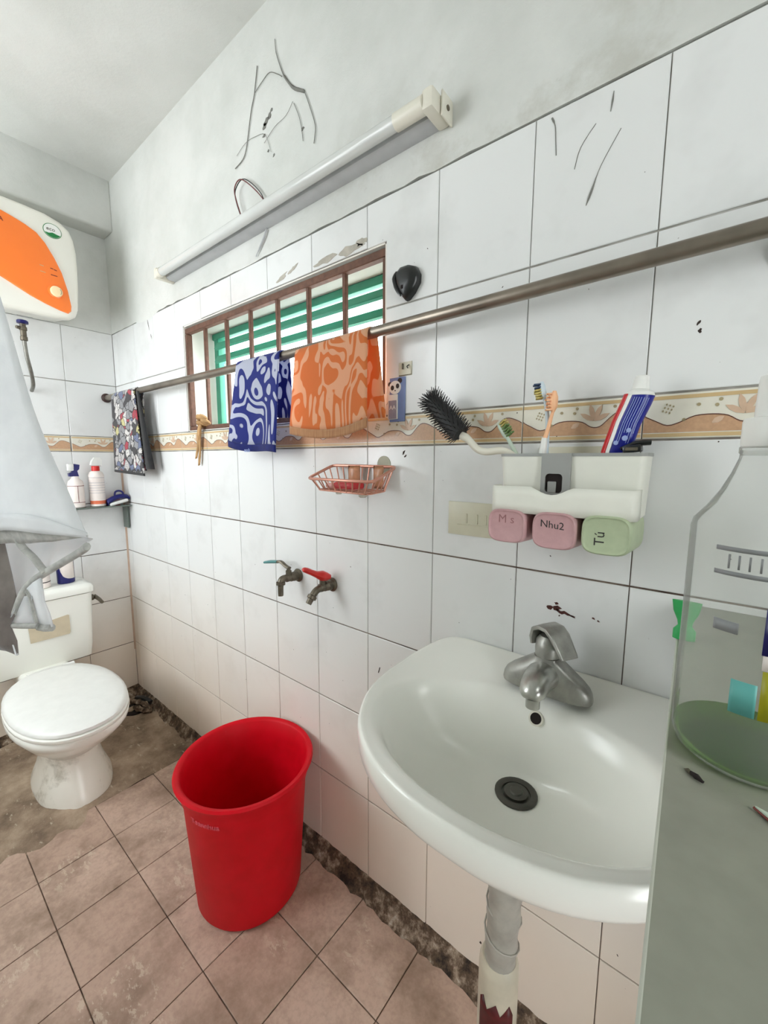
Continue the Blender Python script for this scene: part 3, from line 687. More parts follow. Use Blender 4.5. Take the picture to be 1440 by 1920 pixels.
obj('shell', G().loft([ring(XB + .004, 1.1, .055, .0), ring(-2.1, 1.06, .03, .0), ring(-1.985, 1.0, .003, .0), sring(-1.968, .99), sring(-1.961, .965), sring(-1.957, .92), sring(-1.957, .5)]), 'heater_white', ht, smooth=50)
pan = [(-.426, 2.138), (-.397, 2.130), (-.36, 2.117), (-.329, 2.101), (-.305, 2.073), (-.281, 2.029), (-.261, 1.981), (-.246, 1.919), (-.239, 1.864), (-.241, 1.844), (-.251, 1.833), (-.277, 1.838), (-.322, 1.852), (-.365, 1.869), (-.416, 1.896), (-.445, 1.911)]
full = pan + [(-.87 - y, 4.046 - z) for y, z in pan[1:-1]]
pl = [V((-1.958, y, z)) for y, z in full]
cen = V((0, sum(p.y for p in pl) / len(pl), sum(p.z for p in pl) / len(pl)))
sh = lambda k, x: [(x, cen.y + (p.y - cen.y) * k, cen.z + (p.z - cen.z) * k) for p in pl]
pf = obj('front_panel', G().loft([sh(1.0, -1.960), sh(1.0, -1.955), sh(.985, -1.950), sh(.9, -1.9485)]), 'orange_panel', ht, label='glossy orange leaf shaped panel')
XF = -1.9485
kn = obj('knob', G().lathe([(.0245, 0), (.0245, .004), (.020, .006)], (XF - .001, -.289, 1.903), (1, 0, 0), 28), 'orange_panel', pf)
obj('knob_button', G().lathe([(.0195, 0), (.0195, .006), (.017, .009), (.010, .0098)], (XF + .004, -.287, 1.902), (1, 0, 0), 28), 'knob_cream', pf)
g = G()
for j in range(7):
    a0, a1 = math.radians(-40 + j * 12), math.radians(-28 + j * 12); r1, r2 = .0135, .0152
    g.prism([(XF + .0128, -.287 + r1 * math.cos(a0), 1.902 + r1 * math.sin(a0)), (XF + .0128, -.287 + r2 * math.cos(a0), 1.902 + r2 * math.sin(a0)), (XF + .0128, -.287 + r2 * math.cos(a1), 1.902 + r2 * math.sin(a1)), (XF + .0128, -.287 + r1 * math.cos(a1), 1.902 + r1 * math.sin(a1))], (.0008, 0, 0))
obj('dial_mark', g, 'dull_metal', pf, smooth=0)
g = G()
for y0, y1, z in ((-.298, -.289, 1.986), (-.287, -.278, 1.9835), (-.298, -.278, 1.9625)):
    g.prism([(XF - .0005, y0, z + .001), (XF - .0005, y1, z), (XF - .0005, y1, z - .0026), (XF - .0005, y0, z - .0016)], (.0012, 0, 0))
obj('indicator_mark', g, 'maroon', pf, smooth=0)
g = G()
for y0, y1, z in ((-.330, -.318, 1.987), (-.330, -.314, 1.965)):
    g.prism([(XF - .0005, y0, z + .001), (XF - .0005, y1, z), (XF - .0005, y1, z - .002), (XF - .0005, y0, z - .001)], (.0012, 0, 0))
obj('indicator_mark', g, 'ochre', pf, smooth=0)
text('lettering', 'A', .02, plane_fn((XF + .0002, -.436, 2.10), (0, 1, 0), (0, 0, 1), (1, 0, 0)), 'maroon', pf, .001)
ec = V((-1.9568, -.279, 2.127))
XD, ZD, NX = (0, 1, 0), (0, 0, 1), (1, 0, 0)
lg = obj('eco_badge', disc(ec, XD, ZD, NX, .029, .026, .0008, 32), 'green_print', ht)
obj('badge_face', disc(ec + V((.0008, 0, 0)), XD, ZD, NX, .027, .024, .0005, 32), 'white_plastic', lg)
seg = [ec + V((.0013, .026 * math.cos(a), .0235 * math.sin(a))) for a in [math.radians(205 + 130 * k / 14) for k in range(15)]]
seg += [ec + V((.0013, .014, -.009)), ec + V((.0013, 0, -.006)), ec + V((.0013, -.012, -.0105))]
obj('badge_swoosh', G().prism(seg, (.0005, 0, 0)), 'green_print', lg, smooth=0)
text('lettering', 'eco', .019, plane_fn(ec + V((.0013, -.019, -.001)), XD, ZD, NX), 'dull_metal', lg, .0006)
obj('rating_label', G().prism([(-2.05, -.392, 1.8135), (-2.05, -.345, 1.8135), (-2.09, -.345, 1.8215), (-2.09, -.392, 1.8215)], (-.0005, 0, -.003)), 'holder_grey', ht, smooth=0)
obj('pipe_collar', G().lathe([(.016, 0), (.019, -.003), (.019, -.012), (.012, -.014)], (-2.13, -.362, 1.815), (0, 0, 1), 20), 'navy', ht)
obj('valve', G().lathe([(.010, 0), (.010, -.012), (.013, -.014), (.013, -.026), (.010, -.028), (.010, -.05), (.012, -.052), (.012, -.066), (.007, -.068)], (-2.13, -.362, 1.803), (0, 0, 1), 14).tube([(-2.13, -.362, 1.785), (-2.12, -.385, 1.783)], .006, 10), 'dull_metal', ht)
obj('hose', G().tube(spline([(-2.13, -.362, 1.74), (-2.14, -.357, 1.68), (-2.165, -.343, 1.62), (-2.2, -.333, 1.575), (-2.25, -.33, 1.555)], 5), .007, 10), 'hose', ht)

# ------------------------------------------------------------------ toilet
TY = -.415
to = thing('toilet', (-1.9, TY, 0), 'white two piece toilet with closed lid in the far left corner', 'toilet')
def oval(cx, cy, z, a, b, front=1.0, n=36, p=2.2):
    r = []
    for k in range(n):
        t_ = 2 * math.pi * k / n; c_, s_ = math.cos(t_), math.sin(t_)
        x = (abs(c_) ** (2 / p)) * (1 if c_ > 0 else -1); y = (abs(s_) ** (2 / p)) * (1 if s_ > 0 else -1)
        r.append((cx + a * x * (front if x > 0 else 1.0), cy + b * y, z))
    return r
obj('bowl', G().loft([oval(-1.80, TY, .15, .135, .085), oval(-1.79, TY, .19, .155, .10), oval(-1.75, TY - .005, .25, .215, .135), oval(-1.72, TY - .01, .31, .265, .16), oval(-1.70, TY - .015, .345, .288, .172), oval(-1.695, TY - .015, .368, .29, .174), oval(-1.695, TY - .015, .374, .284, .168)]), 'porcelain', to, smooth=60)
obj('pedestal', G().loft([oval(-1.80, TY + .0, .0, .205, .122), oval(-1.80, TY, .03, .20, .12), oval(-1.80, TY, .08, .172, .102), oval(-1.80, TY, .13, .145, .09), oval(-1.80, TY, .175, .15, .095)]), 'pedestal', to, smooth=60)
obj('seat', G().loft([oval(-1.685, TY - .018, .375, .285, .168), oval(-1.685, TY - .018, .378, .29, .172), oval(-1.685, TY - .018, .388, .29, .172), oval(-1.685, TY - .018, .391, .284, .167)]), 'porcelain', to, smooth=60)
obj('lid', G().loft([oval(-1.687, TY - .018, .3925, .282, .165), oval(-1.687, TY - .018, .395, .288, .17), oval(-1.687, TY - .018, .405, .287, .17), oval(-1.69, TY - .018, .413, .272, .158), oval(-1.70, TY - .018, .418, .22, .12), oval(-1.71, TY - .018, .42, .12, .06)]), 'white_plastic', to, smooth=60)
for dy in (-.075, .04): obj('lid_hinge', G().tube([(-1.975, TY + dy, .392), (-1.975, TY + dy + .04, .392)], .012, 12), 'white_plastic', to)
obj('bowl_deck', G().rbox((-2.2, TY - .09, .30), (-1.9, TY + .085, .374), .02, 3), 'porcelain', to)
def tank_ring(z, gx, gy, xr=-2.058):
    c0 = (-2.15, TY); hx, hy = .09 + gx, .19 + gy
    return [(c0[0] + hx * p_[0], c0[1] + hy * p_[1], z) for p_ in tank_out]
tank_out = []
for cx_, cy_, a0 in ((.72, .86, 0), (-.72, .86, 90), (-.72, -.86, 180), (.72, -.86, 270)):
    for k in range(6):
        a = math.radians(a0 + 90 * k / 5); tank_out.append((cx_ + .28 * math.cos(a), cy_ + .14 * math.sin(a)))
tk = obj('tank', G().loft([tank_ring(.362, -.03, -.03), tank_ring(.367, -.016, -.014), tank_ring(.42, -.008, -.008), tank_ring(.6, 0, 0), tank_ring(.662, 0, .003)]), 'porcelain', to, smooth=50)
obj('tank_lid', G().loft([tank_ring(.6645, -.004, 0), tank_ring(.666, .005, .01), tank_ring(.688, .006, .01), tank_ring(.700, .0, .004), tank_ring(.705, -.02, -.016)]), 'porcelain', to, smooth=50)
g = G().lathe([(.014, 0), (.014, .008), (.010, .012), (.010, .02)], (-2.1, TY + .193, .627), (0, 1, 0), 16)
g.tube([(-2.1, TY + .21, .627), (-2.06, TY + .214, .622), (-2.02, TY + .213, .617)], [.009, .008, .007], 10)
obj('flush_lever', g, 'dull_metal', to)
XT = -2.0595
obj('sticker', G().prism([(XT, -.458, .566), (XT, -.455, .498), (XT, -.322, .498), (XT, -.318, .506), (XT, -.318, .582), (XT, -.324, .585)], (.0012, 0, 0)), 'beige_sticker', to, smooth=0, label='beige paper sticker')

def bottle_on(name, loc, label, cat='bottle', group=None): return thing(name, loc, label, cat, group)
b = bottle_on('cleaner_bottle', (-2.15, -.296, .705), 'navy and white cleaner bottle standing on the toilet tank, nearer the wall corner')
obj('body', G().lathe([(.030, .0), (.033, .003), (.033, .12), (.028, .14), (.014, .15), (.013, .17)], (-2.15, -.296, .706), n=24, sx=.8), 'navy', b)
lab = []
for k in range(9):
    a = math.radians(-55 + 14 * k); lab.append((a, .112 if k > 0 else .1))
low = [.092, .055, .035, .028, .024, .022, .021, .021, .021]
g = G().grid([[(-2.15 + .0335 * .8 * math.cos(a), -.296 + .0335 * math.sin(a), .706 + z0 + (.125 - z0) * q) for (a, _), z0 in zip(lab, low)] for q in (0, .5, 1)])
obj('label', g, 'label_white', b, solid=.0008, smooth=180)
obj('cap', G().lathe([(.014, .168), (.014, .2), (.011, .204)], (-2.15, -.296, .706), n=18), 'navy', b)
b = bottle_on('lotion_bottle', (-2.14, -.385, .705), 'small white bottle with dark band on the toilet tank, behind the hanging shirt')
obj('body', G().lathe([(.028, 0), (.031, .003), (.031, .085), (.026, .1), (.012, .108), (.012, .12)], (-2.14, -.385, .706), n=24), 'label_white', b)
obj('band', G().lathe([(.0312, .024), (.0314, .024), (.0314, .028), (.0312, .028)], (-2.14, -.385, .706), n=24, cap0=False, cap1=False), 'ink', b)
obj('cap', G().lathe([(.014, .118), (.014, .14), (.012, .143)], (-2.14, -.385, .706), n=18), 'white_plastic', b)

# ------------------------------------------------------------------ corner glass shelf with its things
sf = thing('glass_shelf', (-2.2, -.25, 1.03), 'narrow dark glass shelf on the back wall beside the corner', 'shelf')
obj('shelf_plate', G().rbox((XB + .001, -.55, 1.030), (-2.15, -.004, 1.036), .001, 1), 'glass_shelf', sf)
obj('shelf_bracket', G().rbox((XB + .001, -.012, .915), (-2.195, -.004, 1.030), .001, 1), 'glass_shelf', sf)
obj('shelf_bracket', G().rbox((XB + .001, -.54, .915), (-2.195, -.532, 1.030), .001, 1), 'glass_shelf', sf)
b = bottle_on('spray_bottle', (-2.2, -.216, 1.036), 'white spray bottle with navy trigger head on the corner glass shelf', 'bottle')
obj('body', G().lathe([(.028, 0), (.031, .003), (.031, .105), (.028, .122), (.016, .134), (.013, .145)], (-2.2, -.216, 1.0365), n=24), 'label_white', b)
g = G()
for z in (.024, .1): g.lathe([(.0311, z), (.0315, z), (.0315, z + .0022), (.0311, z + .0022)], (-2.2, -.216, 1.0365), n=24, cap0=False, cap1=False)
g.rbox((-2.1690, -.2175, 1.0605), (-2.1682, -.2155, 1.1385), .0004, 1)
obj('label_line', g, 'maroon', b)
g = G().prism([(-2.213, -.238, 1.181), (-2.213, -.202, 1.181), (-2.213, -.207, 1.206), (-2.213, -.199, 1.214), (-2.213, -.196, 1.234), (-2.213, -.216, 1.238), (-2.213, -.218, 1.222), (-2.213, -.228, 1.2), (-2.213, -.24, 1.195)], (.022, 0, 0))
obj('trigger_head', g, 'navy', b, smooth=0)
obj('nozzle_shell', G().rbox((-2.214, -.242, 1.206), (-2.19, -.2185, 1.238), .004, 2), 'white_plastic', b)
b = bottle_on('bleach_bottle', (-2.2, -.132, 1.036), 'white bottle with red neck and orange label band on the corner glass shelf', 'bottle')
obj('body', G().lathe([(.028, 0), (.031, .003), (.031, .138), (.032, .14), (.032, .148), (.026, .162), (.018, .168)], (-2.2, -.132, 1.0365), n=28), 'label_white', b)
obj('label_band', G().lathe([(.0311, .012), (.0316, .012), (.0316, .028), (.0311, .028)], (-2.2, -.132, 1.0365), n=28, cap0=False, cap1=False), 'orange_label', b)
g = G()
for z in (.136, .112, .1, .088, .076, .064): g.lathe([(.0311, z), (.0314, z), (.0314, z + .0012), (.0311, z + .0012)], (-2.2, -.132, 1.0365), n=28, cap0=False, cap1=False)
obj('label_line', g, 'grey_print', b, smooth=0)
obj('neck_ring', G().lathe([(.0165, .166), (.0165, .19), (.014, .192)], (-2.2, -.132, 1.0365), n=20), 'red_plastic', b)
g = G().prism([(-2.212, -.152, 1.232), (-2.212, -.118, 1.232), (-2.212, -.108, 1.226), (-2.212, -.106, 1.254), (-2.212, -.114, 1.268), (-2.212, -.135, 1.268), (-2.212, -.148, 1.25)], (.024, 0, 0))
obj('cap', g, 'white_plastic', b, smooth=0)
b = thing('scrub_brush', (-2.14, -.05, 1.036), 'navy hand scrubbing brush with white bristles at the corner end of the glass shelf', 'brush')
rr = Matrix.Rotation(math.radians(14), 3, 'X')
obj('brush_body', G().loft([[tuple(V((-2.185 + .018 * 0 + .022 * math.sin(a) * .9, -.054, 1.066)) + rr @ V((0, u, v_ + .012 * math.cos(a)))) for a in [2 * math.pi * k / 12 for k in range(12)]] for u, v_ in ((-.05, -.006), (-.044, .0), (-.02, .008), (.005, .01), (.03, .006), (.044, 0), (.048, -.006))]), 'navy', b)
obj('brush_loop', G().tube(spline([(-2.185, -.066, 1.078), (-2.185, -.062, 1.1), (-2.185, -.047, 1.106), (-2.185, -.032, 1.1), (-2.185, -.026, 1.086)], 4), .0045, 8), 'navy', b)
g = G().rbox((-2.205, -.094, 1.0425), (-2.165, -.012, 1.0585), .005, 2, rr)
obj('bristle_pad', g, 'white_plastic', b)
b = thing('sponge', (-2.225, -.075, 1.036), 'small pink sponge lying behind the navy scrub brush', 'sponge')
obj('sponge_body', G().rbox((-2.245, -.098, 1.0365), (-2.215, -.03, 1.064), .006, 2), 'soap_red', b)

# drain with rags in the corner
b = thing('floor_drain', (-2.1, -.075, .008), 'dark muddy floor drain with a tangle of dirty rag beside the toilet in the corner', 'drain')
obj('drain_ring', G().lathe([(.055, 0), (.055, .008), (.045, .01), (.03, .004)], (-2.09, -.085, .004), n=24), 'hole', b)
obj('rag_roll', G().tube(spline([(-2.13, -.075, .03), (-2.08, -.055, .034), (-2.03, -.04, .026), (-2.0, -.045, .02), (-2.02, -.07, .026), (-2.07, -.09, .03)], 4), [.010 + .006 * (k % 3 == 0) for k in range(21)], 8), 'mortar', b)
obj('rag_roll', G().tube(spline([(-2.15, -.05, .03), (-2.1, -.035, .04), (-2.05, -.02, .03)], 4), .012, 8), 'black', b)

# ------------------------------------------------------------------ bucket
BX, BY = -.896, -.2
bk = thing('bucket', (BX, BY, 0), 'tall red plastic bucket standing on the floor against the tiled wall', 'bucket')
obj('body', G().lathe([(.135, .0), (.142, .002), (.148, .012), (.17, .34), (.176, .352), (.178, .385), (.182, .389), (.189, .390), (.192, .397), (.188, .403), (.180, .402), (.173, .396), (.168, .35), (.163, .335), (.143, .016), (.02, .014)], (BX, BY, .0015), n=64), 'bucket', bk, smooth=45)
def bent(ang0, z0):
    def f(x, y, z):
        a = ang0 + x / .174; r = .1705 + .006 * (z0 + y - .33) / .05 + z
        return (BX + r * math.cos(a), BY + r * math.sin(a), z0 + y)
    return f
text('lettering', 'Toannhua', .022, bent(math.radians(-84), .336), 'bucket_letter', bk, .0022)
obj('inner_ridge', G().lathe([(.1685, .35), (.170, .352), (.1685, .355)], (BX, BY, .0), n=64, cap0=False, cap1=False), 'bucket', bk)

# ------------------------------------------------------------------ wash basin
SX = -.108
bs = thing('wash_basin', (SX, -.2, .85), 'white oval wash basin fixed to the tiled wall in the foreground', 'basin')
half = [(0, .0), (.14, .0), (.205, -.002), (.236, -.022), (.256, -.08), (.268, -.15), (.268, -.215), (.248, -.29), (.203, -.358), (.135, -.406), (.06, -.428), (0, -.432)]
op = [V((x, y, 0)) for x, y in half] + [V((-x, y, 0)) for x, y in half[-2:0:-1]]
op = spline(op, 4, True); NB = len(op)
def zr(y): k = min(1, max(0, (y + .20) / .19)); return .846 + .018 * k * k * (3 - 2 * k)
def bring(sc, dz, fn=None, cx=0, cy=-.22):
    r = []
    for p in op:
        x = cx + (p.x - cx) * sc; y = cy + (p.y - cy) * sc
        y = min(y, -.0012)
        r.append((SX + x, y, (zr(p.y) if fn is None else fn) + dz))
    return r
bcx, bcy = 0.0, -.252
def bowl(a, b_, z, cy=bcy, dx=0):
    r = []
    for p in op:
        t_ = math.atan2((p.y + .235) / .225, p.x / .273)
        r.append((SX + dx + a * math.cos(t_), cy + b_ * math.sin(t_), z))
    return r
rings = [bowl(.05, .045, .668, -.19), bowl(.12, .10, .682, -.2), bowl(.18, .14, .71, -.21), bring(.80, -.085), bring(.9, -.064), bring(.962, -.048), bring(.992, -.036), bring(1.0, -.018), bring(.997, -.006), bring(.988, .001), bring(.975, .0025), bring(.955, .0005)]
rings += [bowl(.238, .160, .8452), bowl(.232, .154, .8435), bowl(.227, .149, .8405), bowl(.221, .143, .835), bowl(.213, .136, .824), bowl(.202, .128, .804), bowl(.180, .113, .772, -.244), bowl(.145, .09, .741, -.228), bowl(.095, .066, .7225, -.208), bowl(.05, .042, .7155, -.19), bowl(.031, .031, .7135, -.186)]
obj('basin_shell', G().loft(rings, True, True), 'porcelain', bs, smooth=60)
DR = V((SX - .006, -.186, .7135))
obj('drain_flange', G().lathe([(.034, .0005), (.034, .003), (.030, .0045), (.023, .003), (.022, -.002), (.01, -.002)], DR, n=28), 'drain_grey', bs)
obj('drain_stopper', G().lathe([(.019, 0), (.019, .005), (.016, .0065), (.011, .0055), (.009, .0075), (.002, .008)], DR, n=24), 'drain_grey', bs)
on_ = V((0, -.86, .5)).normalized(); oc = V((SX, -.1212, .8165))
obj('overflow_ring', G().lathe([(.0125, -.004), (.0125, .0012), (.0095, .0016), (.0095, -.001)], oc, on_, 22), 'ivory_plastic', bs)
obj('overflow_hole', G().lathe([(.0094, 0), (.0094, .0014)], oc, on_, 22), 'hole', bs)

# faucet
fc = thing('basin_faucet', (SX + .005, -.088, .8575), 'dull chrome single lever faucet mounted on the wash basin ledge', 'faucet')
FX, FY, FZ = SX + .004, -.088, .8575
def fr(wx, wy, z, dy=0, p=2.6, n=40):
    r = []
    for k in range(n):
        a = 2 * math.pi * k / n; c_, s_ = math.cos(a), math.sin(a)
        r.append((FX + wx * abs(c_) ** (2 / p) * (1 if c_ > 0 else -1), FY + dy + wy * abs(s_) ** (2 / p) * (1 if s_ > 0 else -1), FZ + z))
    return r
obj('faucet_body', G().loft([fr(.076, .025, 0), fr(.077, .0255, .004), fr(.075, .025, .016), fr(.071, .0245, .024), fr(.060, .024, .034), fr(.046, .023, .044), fr(.032, .022, .054), fr(.0235, .0212, .060), fr(.0215, .021, .064)]), 'faucet', fc, smooth=50)
sp = spline([(FX, FY - .005, FZ + .03), (FX, FY - .03, FZ + .037), (FX, FY - .055, FZ + .036), (FX, FY - .074, FZ + .029), (FX, FY - .083, FZ + .020)], 4)
obj('spout', G().tube(sp, [.024, .024, .0235, .023, .0225, .022, .0215, .021, .0205, .020, .0195, .019, .018, .017, .015, .013, .010], 18, flat=1.15), 'metal', fc)
obj('aerator', G().lathe([(.0115, 0), (.0115, -.016), (.0095, -.017)], (FX, FY - .068, FZ + .016), n=18), 'metal', fc)
obj('lever_hub', G().lathe([(.0205, .06), (.021, .066), (.0215, .078), (.020, .092), (.014, .1)], (FX, FY, FZ), n=24), 'faucet', fc)
ld = V((.86, -.5, 0)).normalized(); lw_ = V((.5, .86, 0))
path = [(-.021, .08, .020), (-.023, .092, .021), (-.018, .108, .022), (-.004, .116, .022), (.012, .116, .0215), (.024, .108, .021), (.036, .094, .020), (.045, .083, .019), (.049, .078, .017)]
rings = []
for i, (u, z, hw) in enumerate(path):
    a = path[max(i - 1, 0)]; b_ = path[min(i + 1, len(path) - 1)]; tx, tz = b_[0] - a[0], b_[1] - a[1]; l_ = math.hypot(tx, tz); nx, nz = -tz / l_, tx / l_
    th = .0075 if i in (0, 8) else (.010 if i < 6 else .006)
    rg_ = []
    for k in range(14):
        q = 2 * math.pi * k / 14; cu, su = math.cos(q), math.sin(q); e = .55
        aa = hw * abs(cu) ** e * (1 if cu > 0 else -1); bb = th * .5 * abs(su) ** e * (1 if su > 0 else -1)
        p_ = V((FX, FY, FZ)) + ld * (u + nx * bb) + lw_ * aa + V((0, 0, z + nz * bb)); rg_.append(tuple(p_))
    rings.append(rg_)
obj('lever', G().loft(rings), 'faucet', fc, smooth=50)

# drain pipe under the basin
dp = thing('drain_pipe', (-.122, -.195, 0), 'grey tape wrapped waste pipe running from the wash basin down to the floor', 'pipe')
ax = [(-.116, -.195, .668), (-.118, -.2, .56), (-.125, -.195, .40)]
pts = spline(ax, 10)
obj('wrapped_pipe', G().tube(pts, [.034 if k < 2 else .030 + .0016 * math.sin(k * 1.9) - .0002 * k for k in range(len(pts))], 20), 'pipe_wrap', dp)
rings = []
for k in range(61):
    u = k / 60; p_ = V(ax[0]).lerp(V(ax[2]), .1 + .8 * u); a = u * 4 * 2 * math.pi + 1.0; r = .0296
    rings.append(p_ + V((r * math.cos(a), r * math.sin(a), 0)))
obj('tape_ridge', G().tube(rings, .0016, 6), 'pipe_wrap', dp)
obj('pipe_sleeve', G().lathe([(.029, .40), (.033, .392), (.034, .38), (.034, .2), (.036, .18), (.036, 0.002)], (-.127, -.193, 0), n=28), 'pipe', dp)
rows_ = []
for i in range(5):
    rows_.append([(-.127 + .0345 * math.cos(a), -.193 + .0345 * math.sin(a), .332 - .075 * i / 4 + (.012 * math.sin(k * 2.1) if i == 0 else 0) - (.016 * math.sin(k / 8 * math.pi) if i == 4 else 0)) for k, a in enumerate([math.radians(-125 + 13 * j) for j in range(9)])])
obj('pipe_sticker', G().grid(rows_), 'pipe_label', dp, smooth=180, solid=.0008)

# ------------------------------------------------------------------ taps
def tap(x, z, lean, reach, label, lever):
    r = thing('wall_tap', (x, 0, z), label, 'tap')
    obj('flange', G().lathe([(.020, 0), (.021, .003), (.018, .007), (.0145, .009), (.0145, .02)], (x, 0, z), (0, -1, 0), 20), 'dull_metal', r)
    obj('valve_body', G().lathe([(.012, .018), (.0145, .02), (.0145, .03), (.012, .033), (.013, .046), (.010, .05)], (x, 0, z), (0, -1, 0), 8), 'dull_metal', r)
    obj('valve_stem', G().lathe([(.009, 0), (.009, .016), (.006, .018), (.006, .024)], (x, -.038, z + .006), (0, 0, 1), 12), 'dull_metal', r)
    if lean: pp = spline([(x, -.045, z), (x, -.062, z - .004), (x - .002, -.075, z - .018), (x - .004, -.088, z - .036)], 4)
    else: pp = spline([(x, -.045, z), (x - .002, -.058, z + .001), (x - .003, -.066, z - .010), (x - .003, -.067, z - .05)], 4)
    obj('spout', G().tube(pp, [.010] * 9 + [.009, .0085, .0085, .008], 14), 'dull_metal', r)
    e = V(pp[8]); d = (V(pp[-1]) - V(pp[8])).normalized()
    obj('hose_nut', G().lathe([(.010, -.004), (.0135, -.002), (.0135, .006), (.010, .008)], e, d, 14), 'dull_metal', r)
    if lever == 'blue':
        obj('lever', G().tube(spline([(x + .004, -.038, z + .03), (x - .014, -.038, z + .034), (x - .032, -.04, z + .044), (x - .048, -.042, z + .043)], 3), [.0045] * 10, 8, flat=1.6), 'dull_metal', r)
        obj('lever_grip', G().tube([(x - .046, -.042, z + .043), (x - .08, -.044, z + .038), (x - .108, -.046, z + .032)], [.005, .0055, .004], 8, flat=1.7), 'teal_grip', r, label='teal plastic grip')
    else:
        g_ = G().tube(spline([(x + .012, -.018, z + .028), (x, -.036, z + .032), (x - .008, -.055, z + .04), (x - .014, -.08, z + .054), (x - .016, -.094, z + .06)], 4), [.006, .008, .011, .013, .0145, .014, .012, .0105, .009, .0085, .008, .008, .008, .0075, .007, .006, .004], 10, flat=1.35)
        obj('handle', g_, 'red_plastic', r, label='red butterfly handle')
    return r
M['teal_grip'] = plain('teal_plastic', lin(72, 132, 130), 0.4)
tap(-.885, .905, False, 0, 'metal wall tap with teal lever handle, left of the two taps', 'blue')
tap(-.735, .905, True, 0, 'metal wall tap with red butterfly handle, right of the two taps', 'red')

# ------------------------------------------------------------------ soap basket
sb = thing('soap_basket', (-.605, -.055, 1.2), 'rose gold wire soap basket stuck to the tiles under the orange towel', 'soap dish')
A_, B_, C_, D_ = V((-.715, -.012, 1.246)), V((-.498, -.012, 1.244)), V((-.485, -.115, 1.212)), V((-.700, -.115, 1.214))
a_, b_, c_, d_ = V((-.69, -.02, 1.188)), V((-.52, -.02, 1.186)), V((-.513, -.1, 1.182)), V((-.682, -.1, 1.186))
def loop(P, r, k=.06):
    pts = []
    for i in range(4):
        p, q, s_ = P[i - 1], P[i], P[(i + 1) % 4]
        pts += [q + (p - q).normalized() * .014, q + (p - q).normalized() * .004 + (s_ - q).normalized() * .004, q + (s_ - q).normalized() * .014]
    pts.append(pts[0]); return G().tube(pts, r, 8)
obj('rim_wire', loop([A_, B_, C_, D_], .0038), 'rose_wire', sb)
obj('base_wire', loop([a_, b_, c_, d_], .002), 'rose_wire', sb)
for P0, P1, p0, p1, n_ in ((D_, C_, d_, c_, 9), (A_, B_, a_, b_, 9), (A_, D_, a_, d_, 4), (B_, C_, b_, c_, 4)):
    for i in range(n_):
        u = (i + .6) / (n_ + .2); t_ = P0.lerp(P1, u); bo = p0.lerp(p1, u)
        obj('basket_wire', G().tube([t_, t_.lerp(bo, .85), bo], .0018, 6), 'rose_wire', sb)
for i in range(9):
    u = (i + .6) / 9.2; obj('floor_wire', G().tube([a_.lerp(b_, u), d_.lerp(c_, u)], .0018, 6), 'rose_wire', sb)
obj('adhesive_pad', G().lathe([(.021, 0), (.021, .002), (.012, .004)], (-.545, -.0002, 1.25), (0, -1, 0), 24), 'clear_tab', sb)
obj('foot', G().lathe([(.008, 0), (.008, -.006), (.006, -.008)], (-.645, -.06, 1.182), n=10), 'clear_tab', sb)
obj('foot', G().lathe([(.010, 0), (.010, -.006), (.007, -.008)], (-.55, -.075, 1.18), n=10), 'clear_tab', sb)
sp_ = thing('soap_bar', (-.6, -.07, 1.19), 'red bar of soap lying in the wire soap basket', 'soap')
obj('soap_body', G().rbox((-.636, -.09, 1.1895), (-.565, -.05, 1.207), .006, 3), 'soap_red', sp_)
sp_ = thing('soap_bar', (-.655, -.065, 1.19), 'small pink piece of soap lying in the wire soap basket', 'soap')
obj('soap_body', G().rbox((-.67, -.085, 1.191), (-.642, -.055, 1.203), .005, 3), 'soap_pink', sp_)
for x, wd, lb, tw in ((-.622, .036, 'tan sachet standing at the back of the wire soap basket, left one', .25), (-.538, .034, 'tan sachet standing at the right end of the wire soap basket', -.1)):
    s_ = thing('sachet', (x, -.03, 1.19), lb, 'sachet')
    rows_ = [[(x + (u / 6 - .5) * wd, -.03 - .006 * math.sin(u / 6 * math.pi) * math.sin(k / 6 * math.pi) + tw * .004 * u, 1.1905 + .056 * k / 6) for u in range(7)] for k in range(7)]
    back_ = [[(p[0], 2 * -.03 - p[1] + tw * .008 * i, p[2]) for i, p in enumerate(r)] for r in rows_]
    obj('sachet_body', G().grid(rows_).grid(back_), 'sachet', s_, smooth=180)

# ------------------------------------------------------------------ wall hook, panda card, clear clip
hk = thing('wall_hook', (-.482, 0, 1.66), 'black plastic wall hook on the tile right of the window', 'hook')
ho = [(-.505, 1.683), (-.497, 1.687), (-.49, 1.692), (-.468, 1.692), (-.45, 1.684), (-.441, 1.667), (-.442, 1.65), (-.455, 1.632), (-.47, 1.62), (-.478, 1.619), (-.49, 1.632), (-.503, 1.658)]
hc = V((-.475, 0, 1.655))
hr = lambda k, y: [(hc.x + (x - hc.x) * k, y, hc.z + (z - hc.z) * k) for x, z in ho]
obj('hook_body', G().loft([hr(1.0, -.0003), hr(1.0, -.008), hr(.94, -.015), hr(.7, -.021), hr(.35, -.023)]), 'black', hk, smooth=50)
obj('hook_lip', G().tube(spline([(-.500, -.012, 1.684), (-.504, -.016, 1.668), (-.496, -.019, 1.645), (-.483, -.02, 1.627)], 4), [.003, .004, .005, .0055, .006, .0055, .005, .005, .0045, .004, .004, .003, .002], 8), 'black', hk)
obj('hook_slot', G().rbox((-.481, -.0245, 1.640), (-.475, -.0225, 1.648), .001, 1), 'hole', hk)
pc = thing('panda_card', (-.505, 0, 1.352), 'blue adhesive card with a panda print beside the right edge of the window', 'sticker')
obj('card', G().rbox((-.527, -.003, 1.352), (-.481, -.0003, 1.4545), .0008, 1), 'card_blue', pc)
FNY = (0, -1, 0); XX = (1, 0, 0)
